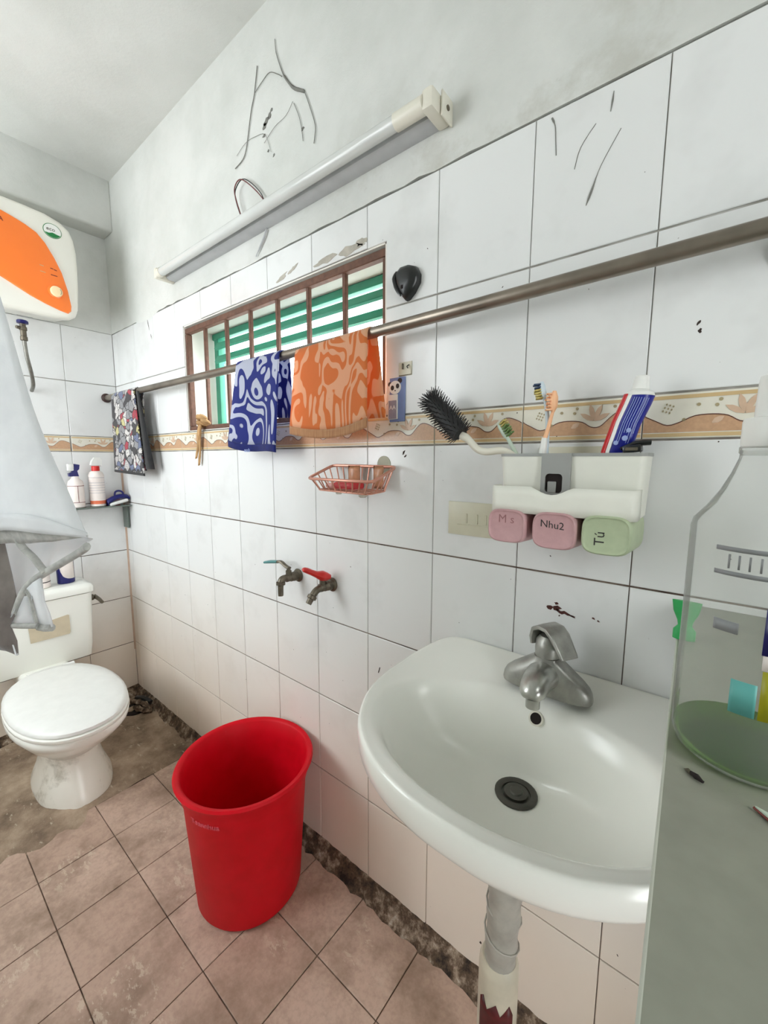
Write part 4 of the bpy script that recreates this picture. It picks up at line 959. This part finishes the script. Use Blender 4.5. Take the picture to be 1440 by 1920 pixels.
obj('panda_head', disc((-.510, -.003, 1.432), XX, ZD, FNY, .0175, .0155, .0012, 28), 'white_plastic', pc)
for x, z, r in ((-.5255, 1.4405, .0055), (-.496, 1.4465, .006)): obj('panda_ear', disc((x, -.003, z), XX, ZD, FNY, r, r, .001, 16), 'ink', pc)
for x, z in ((-.5175, 1.4315), (-.502, 1.4345)): obj('panda_eye', disc((x, -.0042, z), XX, ZD, FNY, .0048, .0058, .0005, 16), 'ink', pc)
obj('panda_nose', disc((-.509, -.0042, 1.4245), XX, ZD, FNY, .0018, .0015, .0005, 10), 'ink', pc)
obj('panda_body', G().rbox((-.531, -.0052, 1.358), (-.501, -.003, 1.416), .0008, 1), 'white_plastic', pc)
obj('body_print', G().rbox((-.528, -.0056, 1.359), (-.504, -.0051, 1.402), .0002, 1), 'grey_print', pc)
text('lettering', 'AA', .014, plane_fn((-.525, -.0056, 1.381), XX, ZD, FNY), 'white_plastic', pc, .0005)
cp = thing('cup_hook', (-.548, 0, 1.4), 'white cup shaped hook sticking out left of the panda card', 'sticker')
obj('cup_shape', G().loft([[(-.5385 + .0085 * sx_, y, z) for sx_, z in ((-1, 1.42), (-.95, 1.408), (-.6, 1.398), (0, 1.394), (.6, 1.398), (.95, 1.408), (1, 1.42))] for y in (-.003, -.0005)]), 'white_plastic', cp, smooth=0)
cl = thing('adhesive_hook', (-.48, 0, 1.455), 'small clear rectangular adhesive hook plate above the panda card', 'hook')
obj('plate', G().rbox((-.501, -.002, 1.456), (-.463, -.0002, 1.487), .001, 1), 'sticky', cl)
obj('plate_edge', G().tube([(-.4995, -.002, 1.4575), (-.4645, -.002, 1.4575), (-.4645, -.002, 1.4855), (-.4995, -.002, 1.4855), (-.4995, -.002, 1.4575)], .0009, 6), 'dull_metal', cl)
obj('hook_peg', G().rbox((-.4895, -.006, 1.471), (-.4865, -.0019, 1.484), .0008, 1), 'dull_metal', cl)
obj('hook_peg', G().tube(spline([(-.470, -.003, 1.479), (-.4735, -.007, 1.475), (-.470, -.008, 1.471)], 3), .0014, 6), 'ink', cl)

# ------------------------------------------------------------------ toothbrush organiser
OX0, OX1, OZ0, OZ1 = -.207, .02, 1.173, 1.2725
og = thing('toothbrush_organizer', (-.095, -.06, 1.17), 'white wall organizer box with grey centre panel above the wash basin', 'organizer')
def boxy(z, x0, x1, y0, y1, r=.012, n=5):
    out = []
    for cx_, cy_, a0 in ((x1 - r, y1 - r, 0), (x0 + r, y1 - r, 90), (x0 + r, y0 + r, 180), (x1 - r, y0 + r, 270)):
        for k in range(n):
            a = math.radians(a0 + 90 * k / (n - 1)); out.append((cx_ + r * math.cos(a), cy_ + r * math.sin(a), z))
    return out
obj('box', G().loft([boxy(OZ0, OX0 + .006, OX1 - .004, -.08, -.006), boxy(OZ1 - .004, OX0, OX1, -.086, -.006), boxy(OZ1 - .004, OX0 + .003, OX1 - .003, -.083, -.009, .010), boxy(OZ0 + .004, OX0 + .009, OX1 - .007, -.077, -.009, .010)], True, True), 'holder_white', og, smooth=50)
obj('box_rim', G().loft([boxy(OZ1 - .0045, OX0 - .001, OX1 + .001, -.087, -.005), boxy(OZ1 + .0005, OX0 - .001, OX1 + .001, -.087, -.005), boxy(OZ1 + .0005, OX0 + .004, OX1 - .004, -.082, -.010, .009), boxy(OZ1 - .0045, OX0 + .004, OX1 - .004, -.082, -.010, .009), boxy(OZ1 - .0045, OX0 - .001, OX1 + .001, -.087, -.005)], False, False), 'holder_grey', og, smooth=50)
# tray: thin wall with a dip in the middle of its front edge
tx0, tx1, tyf = OX0 + .004, OX1 - .004, -.126
path_ = [(tx0, -.084)] + [(tx0 + .011 - .011 * math.cos(a), tyf + .011 - .011 * math.sin(a)) for a in [math.radians(90 * k / 4) for k in range(5)]] + \
        [(tx0 + .011 + (tx1 - tx0 - .022) * k / 24, tyf) for k in range(1, 24)] + [(tx1 - .011 + .011 * math.sin(a), tyf + .011 - .011 * math.cos(a)) for a in [math.radians(90 * k / 4) for k in range(5)]] + [(tx1, -.084)]
def ztop(x): u = (x + .102) / .03; return OZ0 + .045 - .012 * max(0, math.cos(min(1, abs(u)) * math.pi / 2)) ** 1.0 * (1 if abs(u) < 1 else 0)
obj('tray_wall', G().grid([[(x, y, OZ0 + (ztop(x) - OZ0) * k / 3) for x, y in path_] for k in range(4)]), 'holder_white', og, smooth=60, solid=.0028)
obj('tray_floor', G().prism([(x, y, OZ0) for x, y in path_], (0, 0, .003)), 'holder_white', og, smooth=0)
# grey centre panel with a rounded opening
PX0, PX1, PZ0, PZ1 = -.131, -.084, 1.19, OZ1
ro = lambda x0, x1, z0, z1, r, y: [(cx_ + r * math.cos(math.radians(a0 + 30 * k)), y, cz_ + r * math.sin(math.radians(a0 + 30 * k))) for cx_, cz_, a0 in ((x1 - r, z1 - r, 0), (x0 + r, z1 - r, 90), (x0 + r, z0 + r, 180), (x1 - r, z0 + r, 270)) for k in range(4)]
oa, ob = ro(PX0, PX1, PZ0, PZ1, .0006, -.0905), ro(-.124, -.096, 1.207, 1.239, .006, -.0905)
sh_ = lambda R_, d: [(x, y + d, z) for x, y, z in R_]
obj('centre_panel', G().loft([sh_(oa, .005), oa, ob, sh_(ob, .005)], False, False), 'holder_grey', og, smooth=0)
obj('dispenser_recess', G().box((-.126, -.0868, 1.204), (-.094, -.0864, 1.242)), 'hole', og, smooth=0)
obj('dispenser_nozzle', G().rbox((-.120, -.0895, 1.207), (-.106, -.0866, 1.226), .001, 1), 'holder_grey', og)
pk = thing('adhesive_plate', (-.31, 0, 1.1), 'yellowed rectangular adhesive plate on the tile left of the pink cups', 'plate')
obj('plate', G().rbox((-.358, -.003, 1.098), (-.235, -.0002, 1.171), .003, 2), 'sticky', pk)
obj('plate_slot', G().tube([(-.335, -.003, 1.122), (-.25, -.003, 1.122), (-.25, -.003, 1.148), (-.335, -.003, 1.148), (-.335, -.003, 1.122)], .0014, 6), 'sticky', pk)
for x in (-.315, -.29, -.27): obj('plate_rib', G().rbox((x, -.0045, 1.125), (x + .004, -.0025, 1.146), .0008, 1), 'sticky', pk)
pk = thing('adhesive_plate', (-.09, 0, 1.28), 'yellowed adhesive plate on the tile behind the organizer box', 'plate')
obj('plate', G().rbox((-.165, -.003, 1.19), (-.012, -.0002, 1.286), .003, 2), 'sticky', pk)

# cups under the organiser
def cup(x, z, m, label, hw=.034, hh=.031):
    c = thing('rinse_cup', (x, -.085, z), label, 'cup', 'rinse cups clipped under the organizer')
    def sq(y, k, p=3.6, n=36):
        r = []
        for i in range(n):
            a = 2 * math.pi * i / n; c_, s_ = math.cos(a), math.sin(a)
            r.append((x + hw * k * abs(c_) ** (2 / p) * (1 if c_ > 0 else -1), y, z + hh * k * abs(s_) ** (2 / p) * (1 if s_ > 0 else -1)))
        return r
    obj('cup_body', G().loft([sq(-.038, 1.08), sq(-.040, 1.12), sq(-.044, 1.12), sq(-.09, 1.06), sq(-.126, 1.0), sq(-.1305, .97), sq(-.132, .91), sq(-.1305, .87), sq(-.1298, .8)], True, True), m, c, smooth=50)
    return c
c1 = cup(-.172, 1.1495, 'pink_cup', 'pink square cup with faded marker writing, leftmost under the organizer', .0335, .029)
c2 = cup(-.094, 1.1490, 'pink_cup', 'pink square cup marked with black handwriting, in the middle under the organizer', .0345, .030)
c3 = cup(-.0195, 1.1500, 'green_cup', 'pale green square cup marked with black handwriting, rightmost under the organizer', .034, .030)
text('lettering', 'M s', .020, plane_fn((-.187, -.1297, 1.155), (1, 0, 0), (0, 0, 1), FNY), 'faint_ink', c1, .0004)
text('lettering', 'Nhu2', .0165, plane_fn((-.1155, -.1297, 1.155), (1, 0, -.08), (0, 0, 1), FNY), 'ink', c2, .0004)
text('lettering', 'T\u00fa', .020, plane_fn((-.021, -.1297, 1.134), (0, 0, 1), (-1, 0, 0), FNY), 'ink', c3, .0004)

# brushes and paste in the organiser
br = thing('bottle_brush', (-.3, -.06, 1.3), 'black bristled bottle brush with white handle leaning out of the organizer', 'brush')
c0, c1_ = V((-.303, -.06, 1.313)), V((-.371, -.06, 1.384))
obj('brush_core', G().tube([c0, c0.lerp(c1_, .5), c1_], [.019, .02, .015], 14), 'bristle_black', br)
g = G(); d0 = (c1_ - c0).normalized(); e1 = d0.cross(V((0, 1, 0))).normalized(); e2 = V((0, 1, 0))
for i in range(13):
    for j in range(15):
        a = 2 * math.pi * (j + .5 * (i % 2)) / 15; u = i / 12; o_ = c0.lerp(c1_, u); rd = (e1 * math.cos(a) + e2 * math.sin(a)); L_ = .031 - .004 * abs(u - .45)
        tip = o_ + rd * L_ + d0 * (.003 + .008 * u)
        g.tube([o_ + rd * .012, tip], [.0015, .0007], 4)
for j in range(26):
    a = j * 2.4; k = math.sqrt(j / 26); rd = (e1 * math.cos(a) + e2 * math.sin(a)) * k
    g.tube([c1_ + rd * .012, c1_ + rd * .024 + d0 * (.02 - .008 * k)], [.0016, .0007], 4)
obj('bristle', g, 'bristle_black', br, smooth=60, kind='stuff')
obj('handle', G().tube(spline([(-.300, -.06, 1.31), (-.285, -.06, 1.302), (-.265, -.06, 1.283), (-.245, -.06, 1.277), (-.215, -.057, 1.279), (-.196, -.05, 1.268), (-.18, -.045, 1.24)], 4), [.008] * 4 + [.007] * 21, 10), 'ivory_plastic', br)
def toothbrush(name_label, shaft, head, bdir, mh, mb, mb2=None, r=.0042, hr_=.0065, tuft=.011):
    t_ = thing('toothbrush', shaft[0], name_label, 'toothbrush', 'toothbrushes in the organizer')
    pts = spline(shaft + [head[0]], 4); obj('handle', G().tube(pts, [r * (1.15 - .55 * i / len(pts)) for i in range(len(pts))], 10), mh, t_)
    h0, h1 = V(head[0]), V(head[1]); ax_ = (h1 - h0).normalized(); bd = V(bdir).normalized(); sd = ax_.cross(bd).normalized()
    obj('head', G().tube([h0 - ax_ * .002, h0.lerp(h1, .25), h0.lerp(h1, .75), h1 + ax_ * .002], [.003, hr_, hr_, .004], 12, flat=.8), mh, t_)
    for part, mm, rng in (('bristle', mb, (0, 4)), ('bristle', mb2 or mb, (4, 6))):
        g_ = G()
        for i in range(*rng):
            for j in (-1, 0, 1):
                b0 = h0.lerp(h1, .08 + .84 * i / 5) + sd * j * .0036 + bd * .003; b1 = b0 + bd * (tuft + random.uniform(-.001, .001)) + V((random.uniform(-.001, .001), 0, random.uniform(-.001, .001)))
                g_.tube([b0, b1], [.0016, .0018], 6)
        obj(part, g_, mm, t_, smooth=60)
    return t_
toothbrush('pale blue toothbrush with navy and yellow bristles, tallest in the organizer', [(-.133, -.055, 1.20), (-.136, -.052, 1.28), (-.137, -.05, 1.33), (-.142, -.05, 1.36)], [(-.1445, -.05, 1.368), (-.151, -.048, 1.396)], (-.85, -.5, -.15), 'pale_blue', 'bristle_yellow', 'bristle_navy')
toothbrush('peach toothbrush with white lower handle standing in the organizer', [(-.138, -.062, 1.295), (-.134, -.06, 1.31), (-.129, -.058, 1.335)], [(-.1265, -.058, 1.345), (-.126, -.057, 1.377)], (-.75, -.65, 0), 'peach', 'peach', None, .0038, .0085, .009)
pb = [o for o in C.objects if o.get('label', '').startswith('peach toothbrush')][0]
obj('grip', G().tube([(-.140, -.063, 1.20), (-.139, -.0625, 1.275), (-.137, -.062, 1.30)], [.007, .0065, .005], 10), 'white_plastic', pb)
toothbrush('mint toothbrush with splayed green bristles leaning left in the organizer', [(-.165, -.036, 1.21), (-.190, -.038, 1.262), (-.207, -.038, 1.292)], [(-.214, -.038, 1.303), (-.2315, -.038, 1.33)], (.75, -.35, .55), 'mint', 'bristle_green', 'bristle_yellow', .0048, .006, .014)
# toothpaste
tp = thing('toothpaste_tube', (-.03, -.05, 1.2), 'red and blue toothpaste tube with white cap on top standing in the organizer', 'toothpaste')
ps = [(-.036, 1.185, .021, .004), (-.032, 1.24, .021, .007), (-.028, 1.275, .0205, .010), (-.016, 1.32, .020, .0145), (-.005, 1.349, .0205, .0165), (-.001, 1.3615, .0205, .017)]
def pr_(cx_, z, a, b_, n=32): return [(cx_ + a * math.cos(2 * math.pi * k / n), -.048 + b_ * math.sin(2 * math.pi * k / n), z + .003 * math.cos(2 * math.pi * k / n) * -1) for k in range(n)]
fine = []
for i in range(len(ps) - 1):
    for k in range(3):
        u = k / 3; fine.append(tuple(p + (q - p) * u for p, q in zip(ps[i], ps[i + 1])))
fine.append(ps[-1])
obj('tube_body', G().loft([pr_(*q) for q in fine]), 'paste_blue', tp, smooth=60)
def strip(k0, k1, e):
    return G().grid([[(cx_ + (a + e) * math.cos(t_), -.048 + (b_ + e) * math.sin(t_), z - .003 * math.cos(t_)) for t_ in [math.radians(k0 + (k1 - k0) * j / 6) for j in range(7)]] for cx_, z, a, b_ in fine])
obj('red_band', strip(150, 232, .0005), 'paste_red', tp, smooth=180, solid=.0005)
obj('white_band', strip(232, 250, .0006), 'white_plastic', tp, smooth=180, solid=.0005)
g = G()
for j, (k0, lo, hi) in enumerate(((262, .45, .95), (270, .45, .95), (279, .5, .97), (288, .5, .97), (298, .42, .97), (308, .45, .97), (317, .5, .96))):
    row = [q for i, q in enumerate(fine) if lo * 15 <= i <= hi * 15]
    for q0, q1 in zip(row[:-1], row[1:]):
        P_ = lambda q, t_: (q[0] + (q[2] + .0004) * math.cos(math.radians(t_)), -.048 + (q[3] + .0004) * math.sin(math.radians(t_)), q[1] - .003 * math.cos(math.radians(t_)))
        g.add([P_(q0, k0), P_(q0, k0 + 2.6), P_(q1, k0 + 2.6), P_(q1, k0)], [(0, 1, 2, 3)])
obj('text_line', g, 'print_pale', tp, smooth=0, solid=.0003)
g = G()
for x, z, r in ((-.0265, 1.289, .0035), (-.0145, 1.296, .0042), (-.010, 1.308, .0035)): d_ = disc((x, -.0601 - .0012, z), XX, ZD, FNY, r, r, .0006, 14); g.add(d_.v, d_.f)
obj('round_symbol', g, 'print_pale', tp, smooth=0)
obj('shoulder', G().lathe([(.0205, 0), (.019, .005), (.012, .009), (.011, .010)], (-.001, -.048, 1.3605), (.06, 0, 1), 28, sy=.9), 'white_plastic', tp)
obj('cap', G().lathe([(.0116, 0), (.0108, .012), (.0100, .013), (.0098, .019), (.0082, .0205)], (-.0004, -.048, 1.370), (.06, 0, 1), 22), 'white_plastic', tp)
rz = thing('razor', (.005, -.065, 1.27), 'black razor lying on the right end of the organizer box', 'razor')
obj('razor_head', G().rbox((-.014, -.083, 1.2735), (.011, -.058, 1.2845), .003, 2, Matrix.Rotation(math.radians(-8), 3, 'Y')), 'black', rz)
obj('razor_handle', G().tube(spline([(-.018, -.07, 1.279), (.0, -.066, 1.287), (.02, -.06, 1.289)], 4), [.003] * 4 + [.0045] * 5, 8, flat=1.5), 'black', rz)
obj('razor_blade', G().rbox((-.010, -.0845, 1.276), (.007, -.0825, 1.281), .0006, 1), 'dull_metal', rz)

# ------------------------------------------------------------------ hanging shirt, left foreground
sh0 = thing('hanging_shirt', (-.8, -.7, 1.14), 'white shirt with grey trimmed hem hanging in front of the toilet tank', 'shirt')
edge = spline([(-.925, -.672, 1.80), (-.873, -.662, 1.686), (-.792, -.651, 1.512), (-.756, -.647, 1.439), (-.713, -.641, 1.341), (-.672, -.633, 1.269), (-.634, -.625, 1.211), (-.597, -.617, 1.150)], 4)
left = spline([(-.97, -.70, 1.90), (-1.007, -.726, 1.795), (-1.032, -.779, 1.593), (-1.052, -.809, 1.505), (-1.063, -.838, 1.382), (-1.069, -.858, 1.286), (-1.07, -.871, 1.216), (-1.064, -.877, 1.140)], 4)
hemc = spline([(-.596, -.619, 1.139), (-.605, -.625, 1.134), (-.634, -.636, 1.141), (-.669, -.65, 1.147), (-.71, -.67, 1.147), (-.748, -.688, 1.145), (-.841, -.738, 1.141), (-1.063, -.878, 1.134)], 3)
nrm = V((.62, -.62, -.1)).normalized()
rows_ = []
for i, (a, b_) in enumerate(zip(edge, left)):
    t_ = i / (len(edge) - 1); r = []
    for j in range(25):
        u = j / 24; p = V(a).lerp(V(b_), u)
        if i == len(edge) - 1: p = V(a).lerp(V(b_), u) + V((0, 0, .002 + .016 * math.sin(min(1, u * 2.2) * math.pi)))
        fold = .010 * math.sin(u * 9 + t_ * 2) * (.3 + t_) - .004 * math.sin(u * 23) * t_
        r.append(tuple(p + nrm * fold * min(1, u * 6)))
    rows_.append(r)
obj('front_panel', G().grid(rows_), 'shirt', sh0, smooth=180, solid=.0012)
low = rows_[-1]
band = [[tuple(V(p) + nrm * .0014 * min(1, q / 2) + V((0, 0, (.026 * k - .013) * min(1, .3 + q / 5)))) for q, p in enumerate(low)] for k in (0, .33, .66, 1)]
obj('hem_band', G().grid(band), 'shirt', sh0, smooth=180, solid=.0012)
under = [[tuple(V(p) - nrm * (.003 + .006 * k) * min(1, q / 3) + V((0, 0, -.010 * min(1, q / 3) - .026 * k * min(1, .1 + q / 6)))) for q, p in enumerate(low)] for k in (0, .33, .66, 1)]
obj('hem_underside', G().grid(under), 'shirt_hem', sh0, smooth=180, solid=.0015)
bp = [(-.622, -.613, 1.142), (-.633, -.618, 1.126), (-.686, -.648, 1.089), (-.716, -.661, 1.071), (-.731, -.671, 1.049), (-.745, -.681, 1.018), (-.758, -.693, .999), (-.757, -.676, 1.023), (-.77, -.678, 1.074), (-.795, -.69, 1.16), (-.736, -.653, 1.16), (-.678, -.632, 1.155)]
# back panel as a strip mesh: top edge under the hem, lower edge along the trim
topb = spline([(-.614, -.611, 1.142), (-.70, -.632, 1.16), (-.785, -.665, 1.16), (-.905, -.735, 1.16)], 8)
lowb = spline([(-.612, -.614, 1.139), (-.660, -.633, 1.107), (-.716, -.661, 1.071), (-.738, -.676, 1.035), (-.756, -.692, 1.0), (-.80, -.72, .99), (-.87, -.765, .985)], 4)
rows_ = [[tuple(V(a).lerp(V(b_), k / 8) - nrm * (.012 * math.sin(k / 8 * math.pi) + .006 * math.sin(i * .8) * k / 8)) for i, (a, b_) in enumerate(zip(topb, lowb))] for k in range(9)]
obj('back_panel', G().grid(rows_), 'shirt_backlit', sh0, smooth=180, solid=.0012)
obj('hem_seam', G().tube(spline([(-.596, -.619, 1.136), (-.633, -.619, 1.122), (-.686, -.649, 1.089), (-.716, -.662, 1.071), (-.733, -.673, 1.049), (-.746, -.682, 1.018), (-.756, -.693, .999)], 4), .0062, 8, flat=.8), 'shirt_hem', sh0, smooth=60)
obj('hem_seam', G().tube(spline([(-.741, -.672, 1.146), (-.731, -.667, 1.125), (-.71, -.659, 1.11), (-.693, -.654, 1.096), (-.685, -.651, 1.089)], 4), .0052, 8, flat=.7), 'shirt_hem', sh0, smooth=60)
obj('hem_seam', G().tube([(-.756, -.695, 1.0), (-.725, -.677, 1.001), (-.704, -.663, 1.002)], .0045, 8), 'shirt_hem', sh0, smooth=60)
tl = [[(-.722, -.668, 1.060), (-.706, -.662, 1.072), (-.692, -.656, 1.08)], [(-.716, -.664, 1.046), (-.704, -.659, 1.043), (-.694, -.655, 1.042)], [(-.712, -.662, 1.02), (-.7, -.656, 1.02), (-.69, -.651, 1.021)], [(-.708, -.660, 1.0), (-.697, -.654, .999), (-.686, -.649, 1.001)]]
obj('shirt_tail', G().grid(tl), 'shirt', sh0, smooth=180, solid=.004)
obj('tail_hem', G().tube([(-.709, -.661, .999), (-.697, -.655, .998), (-.686, -.650, 1.0)], .006, 8), 'shirt_hem', sh0)
obj('tail_seam', G().tube(spline([(-.722, -.668, 1.058), (-.717, -.665, 1.046), (-.713, -.663, 1.02), (-.709, -.661, 1.0)], 3), .0042, 8), 'shirt_hem', sh0)
fl = [[(-.712, -.665, 1.05), (-.724, -.672, 1.048)], [(-.715, -.667, 1.02), (-.742, -.682, 1.015)], [(-.709, -.662, 1.003), (-.754, -.693, 1.0)]]
obj('tail_panel', G().grid(fl), 'shirt_backlit', sh0, smooth=180, solid=.0012)
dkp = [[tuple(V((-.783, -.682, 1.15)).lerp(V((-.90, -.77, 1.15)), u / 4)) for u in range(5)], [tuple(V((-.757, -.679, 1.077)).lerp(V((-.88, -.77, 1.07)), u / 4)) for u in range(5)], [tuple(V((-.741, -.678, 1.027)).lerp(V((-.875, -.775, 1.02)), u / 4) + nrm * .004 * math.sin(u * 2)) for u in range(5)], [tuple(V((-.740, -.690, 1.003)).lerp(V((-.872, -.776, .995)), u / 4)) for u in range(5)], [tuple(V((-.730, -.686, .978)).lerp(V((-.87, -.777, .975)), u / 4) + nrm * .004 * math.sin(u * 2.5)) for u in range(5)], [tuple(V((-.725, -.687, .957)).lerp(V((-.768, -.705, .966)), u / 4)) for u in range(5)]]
obj('dark_fold', G().grid(dkp), 'shirt_shaded', sh0, smooth=180, solid=.003)  # sheet for the shaded part of the shirt, shadow carried by its dark colour
obj('white_edge', G().tube([(-.753, -.693, 1.006), (-.744, -.692, .99), (-.735, -.689, .974), (-.726, -.688, .957)], .0022, 6), 'shirt', sh0)
obj('hanging_loop', G().tube([(-.95, -.686, 1.87), (-.97, -.70, 2.1), (-.97, -.70, ZC)], .003, 8), 'ivory_plastic', sh0)

# ------------------------------------------------------------------ right foreground shelf and bottle
SZ = 1.033
fs = thing('side_shelf', (.35, -.35, SZ), 'grey green shelf board in the right foreground carrying the clear bottle', 'shelf')
e0, e1_ = (.0735, -.0008), (.0985, -.78)
obj('board', G().prism([(e0[0], e0[1], SZ), (e1_[0], e1_[1], SZ), (.62, -.78, SZ), (.62, -.0008, SZ)], (0, 0, -.012)), 'shelf_top', fs, smooth=0)
obj('edging', G().tube([(e0[0], e0[1] - .002, SZ - .0012), (e1_[0], e1_[1], SZ - .0012)], .0013, 10), 'shelf_edge', fs)
for x in (.3, .55): obj('shelf_bracket', G().box((x, -.5, SZ - .028), (x + .012, -.0008, SZ - .0122)).prism([(x, -.0008, SZ - .028), (x, -.45, SZ - .028), (x, -.0008, SZ - .3)], (.012, 0, 0)), 'dull_metal', fs, smooth=0)
BXc, BYc = .1346, -.395
bo = thing('clear_bottle', (BXc, BYc, SZ), 'large clear plastic bottle with white cap and green dregs on the right foreground shelf', 'bottle')
prof = [(.030, .0008), (.041, .001), (.0455, .005), (.047, .012), (.047, .178), (.0455, .184), (.038, .194), (.031, .206), (.0255, .219), (.022, .230), (.0215, .236)]
obj('bottle_body', G().lathe(prof, (BXc, BYc, SZ), n=56, cap0=True, cap1=False), 'clear', bo, smooth=50)
obj('liquid', G().lathe([(.030, .0022), (.040, .0026), (.0440, .0062), (.0455, .0125), (.0457, .016)], (BXc, BYc, SZ), n=48), 'green_liquid', bo, smooth=50)
obj('neck_ring', G().lathe([(.021, .232), (.0225, .234), (.0225, .238), (.019, .24), (.019, .244)], (BXc, BYc, SZ), n=36), 'clear', bo)
obj('collar', G().lathe([(.0215, .238), (.0222, .24), (.0222, .256), (.0215, .2585), (.0165, .2595)], (BXc, BYc, SZ), n=36), 'white_plastic', bo)
capg = []
for r, h in ((.0158, .258), (.0158, .262), (.0152, .284), (.0145, .288), (.011, .2895)):
    capg.append([(BXc + r * (1 + .02 * (k % 2)) * math.cos(2 * math.pi * k / 48), BYc + r * (1 + .02 * (k % 2)) * math.sin(2 * math.pi * k / 48), SZ + h) for k in range(48)])
obj('cap', G().loft(capg), 'white_plastic', bo, smooth=30)
va = math.atan2(-.8036 - BYc, .0996 - BXc)           # direction from the bottle axis towards the room
def patch(a0, a1, z0, z1, r=.0474):
    return G().grid([[(BXc + r * math.cos(va + math.radians(a0 + (a1 - a0) * j / 8)), BYc + r * math.sin(va + math.radians(a0 + (a1 - a0) * j / 8)), z0 + (z1 - z0) * k) for j in range(9)] for k in (0, 1)])
obj('label_navy', patch(4, 50, 1.132, 1.164), 'navy', bo, smooth=180, solid=.0004)
obj('label_lime', patch(6, 50, 1.086, 1.121), 'lime', bo, smooth=180, solid=.0004)
obj('label_white', patch(5, 50, 1.1215, 1.1318), 'label_white', bo, smooth=180, solid=.0004)
obj('label_teal', patch(-13, 4, 1.086, 1.110), 'teal', bo, smooth=180, solid=.0004)
g = G()
for z in (1.199, 1.182): q = patch(-34, 40, z, z + .0032); g.add(q.v, q.f)
for k in range(6): q = patch(-24 + 7 * k, -22.5 + 7 * k, 1.187, 1.197); g.add(q.v, q.f)
obj('label_print', g, 'label_grey', bo, smooth=180, solid=.0003, kind='stuff')
obj('label_mark', patch(-30, -12, 1.142, 1.150), 'label_grey', bo, smooth=180, solid=.0003)

gc = thing('green_nozzle', (.081, -.17, SZ), 'small green flared plastic nozzle standing at the wall end of the foreground shelf', 'nozzle')
gp = [(.012, .006, .0), (.012, .006, .012), (.0075, .006, .018), (.0085, .0055, .024), (.0135, .0045, .036), (.0155, .003, .05)]
obj('nozzle_body', G().loft([[(.0855 + a * math.cos(2 * math.pi * k / 20), -.17 + b_ * math.sin(2 * math.pi * k / 20), SZ + .001 + h) for k in range(20)] for a, b_, h in gp]), 'clip_green', gc, smooth=50)
ins = thing('dead_insect', (.108, -.453, SZ), 'small dark dead insect on the foreground shelf beside the clear bottle', 'insect')
obj('insect_body', G().tube([(.1035, -.449, SZ + .0022), (.107, -.4525, SZ + .0026), (.111, -.4555, SZ + .002)], [.001, .0021, .0008], 8), 'hole', ins)
obj('insect_wing', G().prism([(.0995, -.446, SZ + .0008), (.102, -.4435, SZ + .0008), (.106, -.4495, SZ + .0012), (.104, -.452, SZ + .0012)], (0, 0, .0003)), 'dull_metal', ins, smooth=0)
obj('insect_leg', G().tube([(.109, -.454, SZ + .0018), (.1115, -.452, SZ + .0008)], .0003, 5), 'hole', ins)
sc_ = thing('soap_scrap', (.147, -.47, SZ), 'pale green soap scrap with a brown edge at the right border of the shelf', 'soap')
obj('scrap_body', G().prism([(.138, -.461, SZ + .0006), (.146, -.4635, SZ + .0006), (.158, -.462, SZ + .0006), (.158, -.478, SZ + .0006), (.149, -.472, SZ + .0006)], (0, 0, .003)), 'mint', sc_, smooth=0)
obj('scrap_edge', G().tube([(.1375, -.4605, SZ + .0016), (.149, -.4725, SZ + .0016), (.158, -.4785, SZ + .0016)], .0009, 6), 'maroon', sc_)
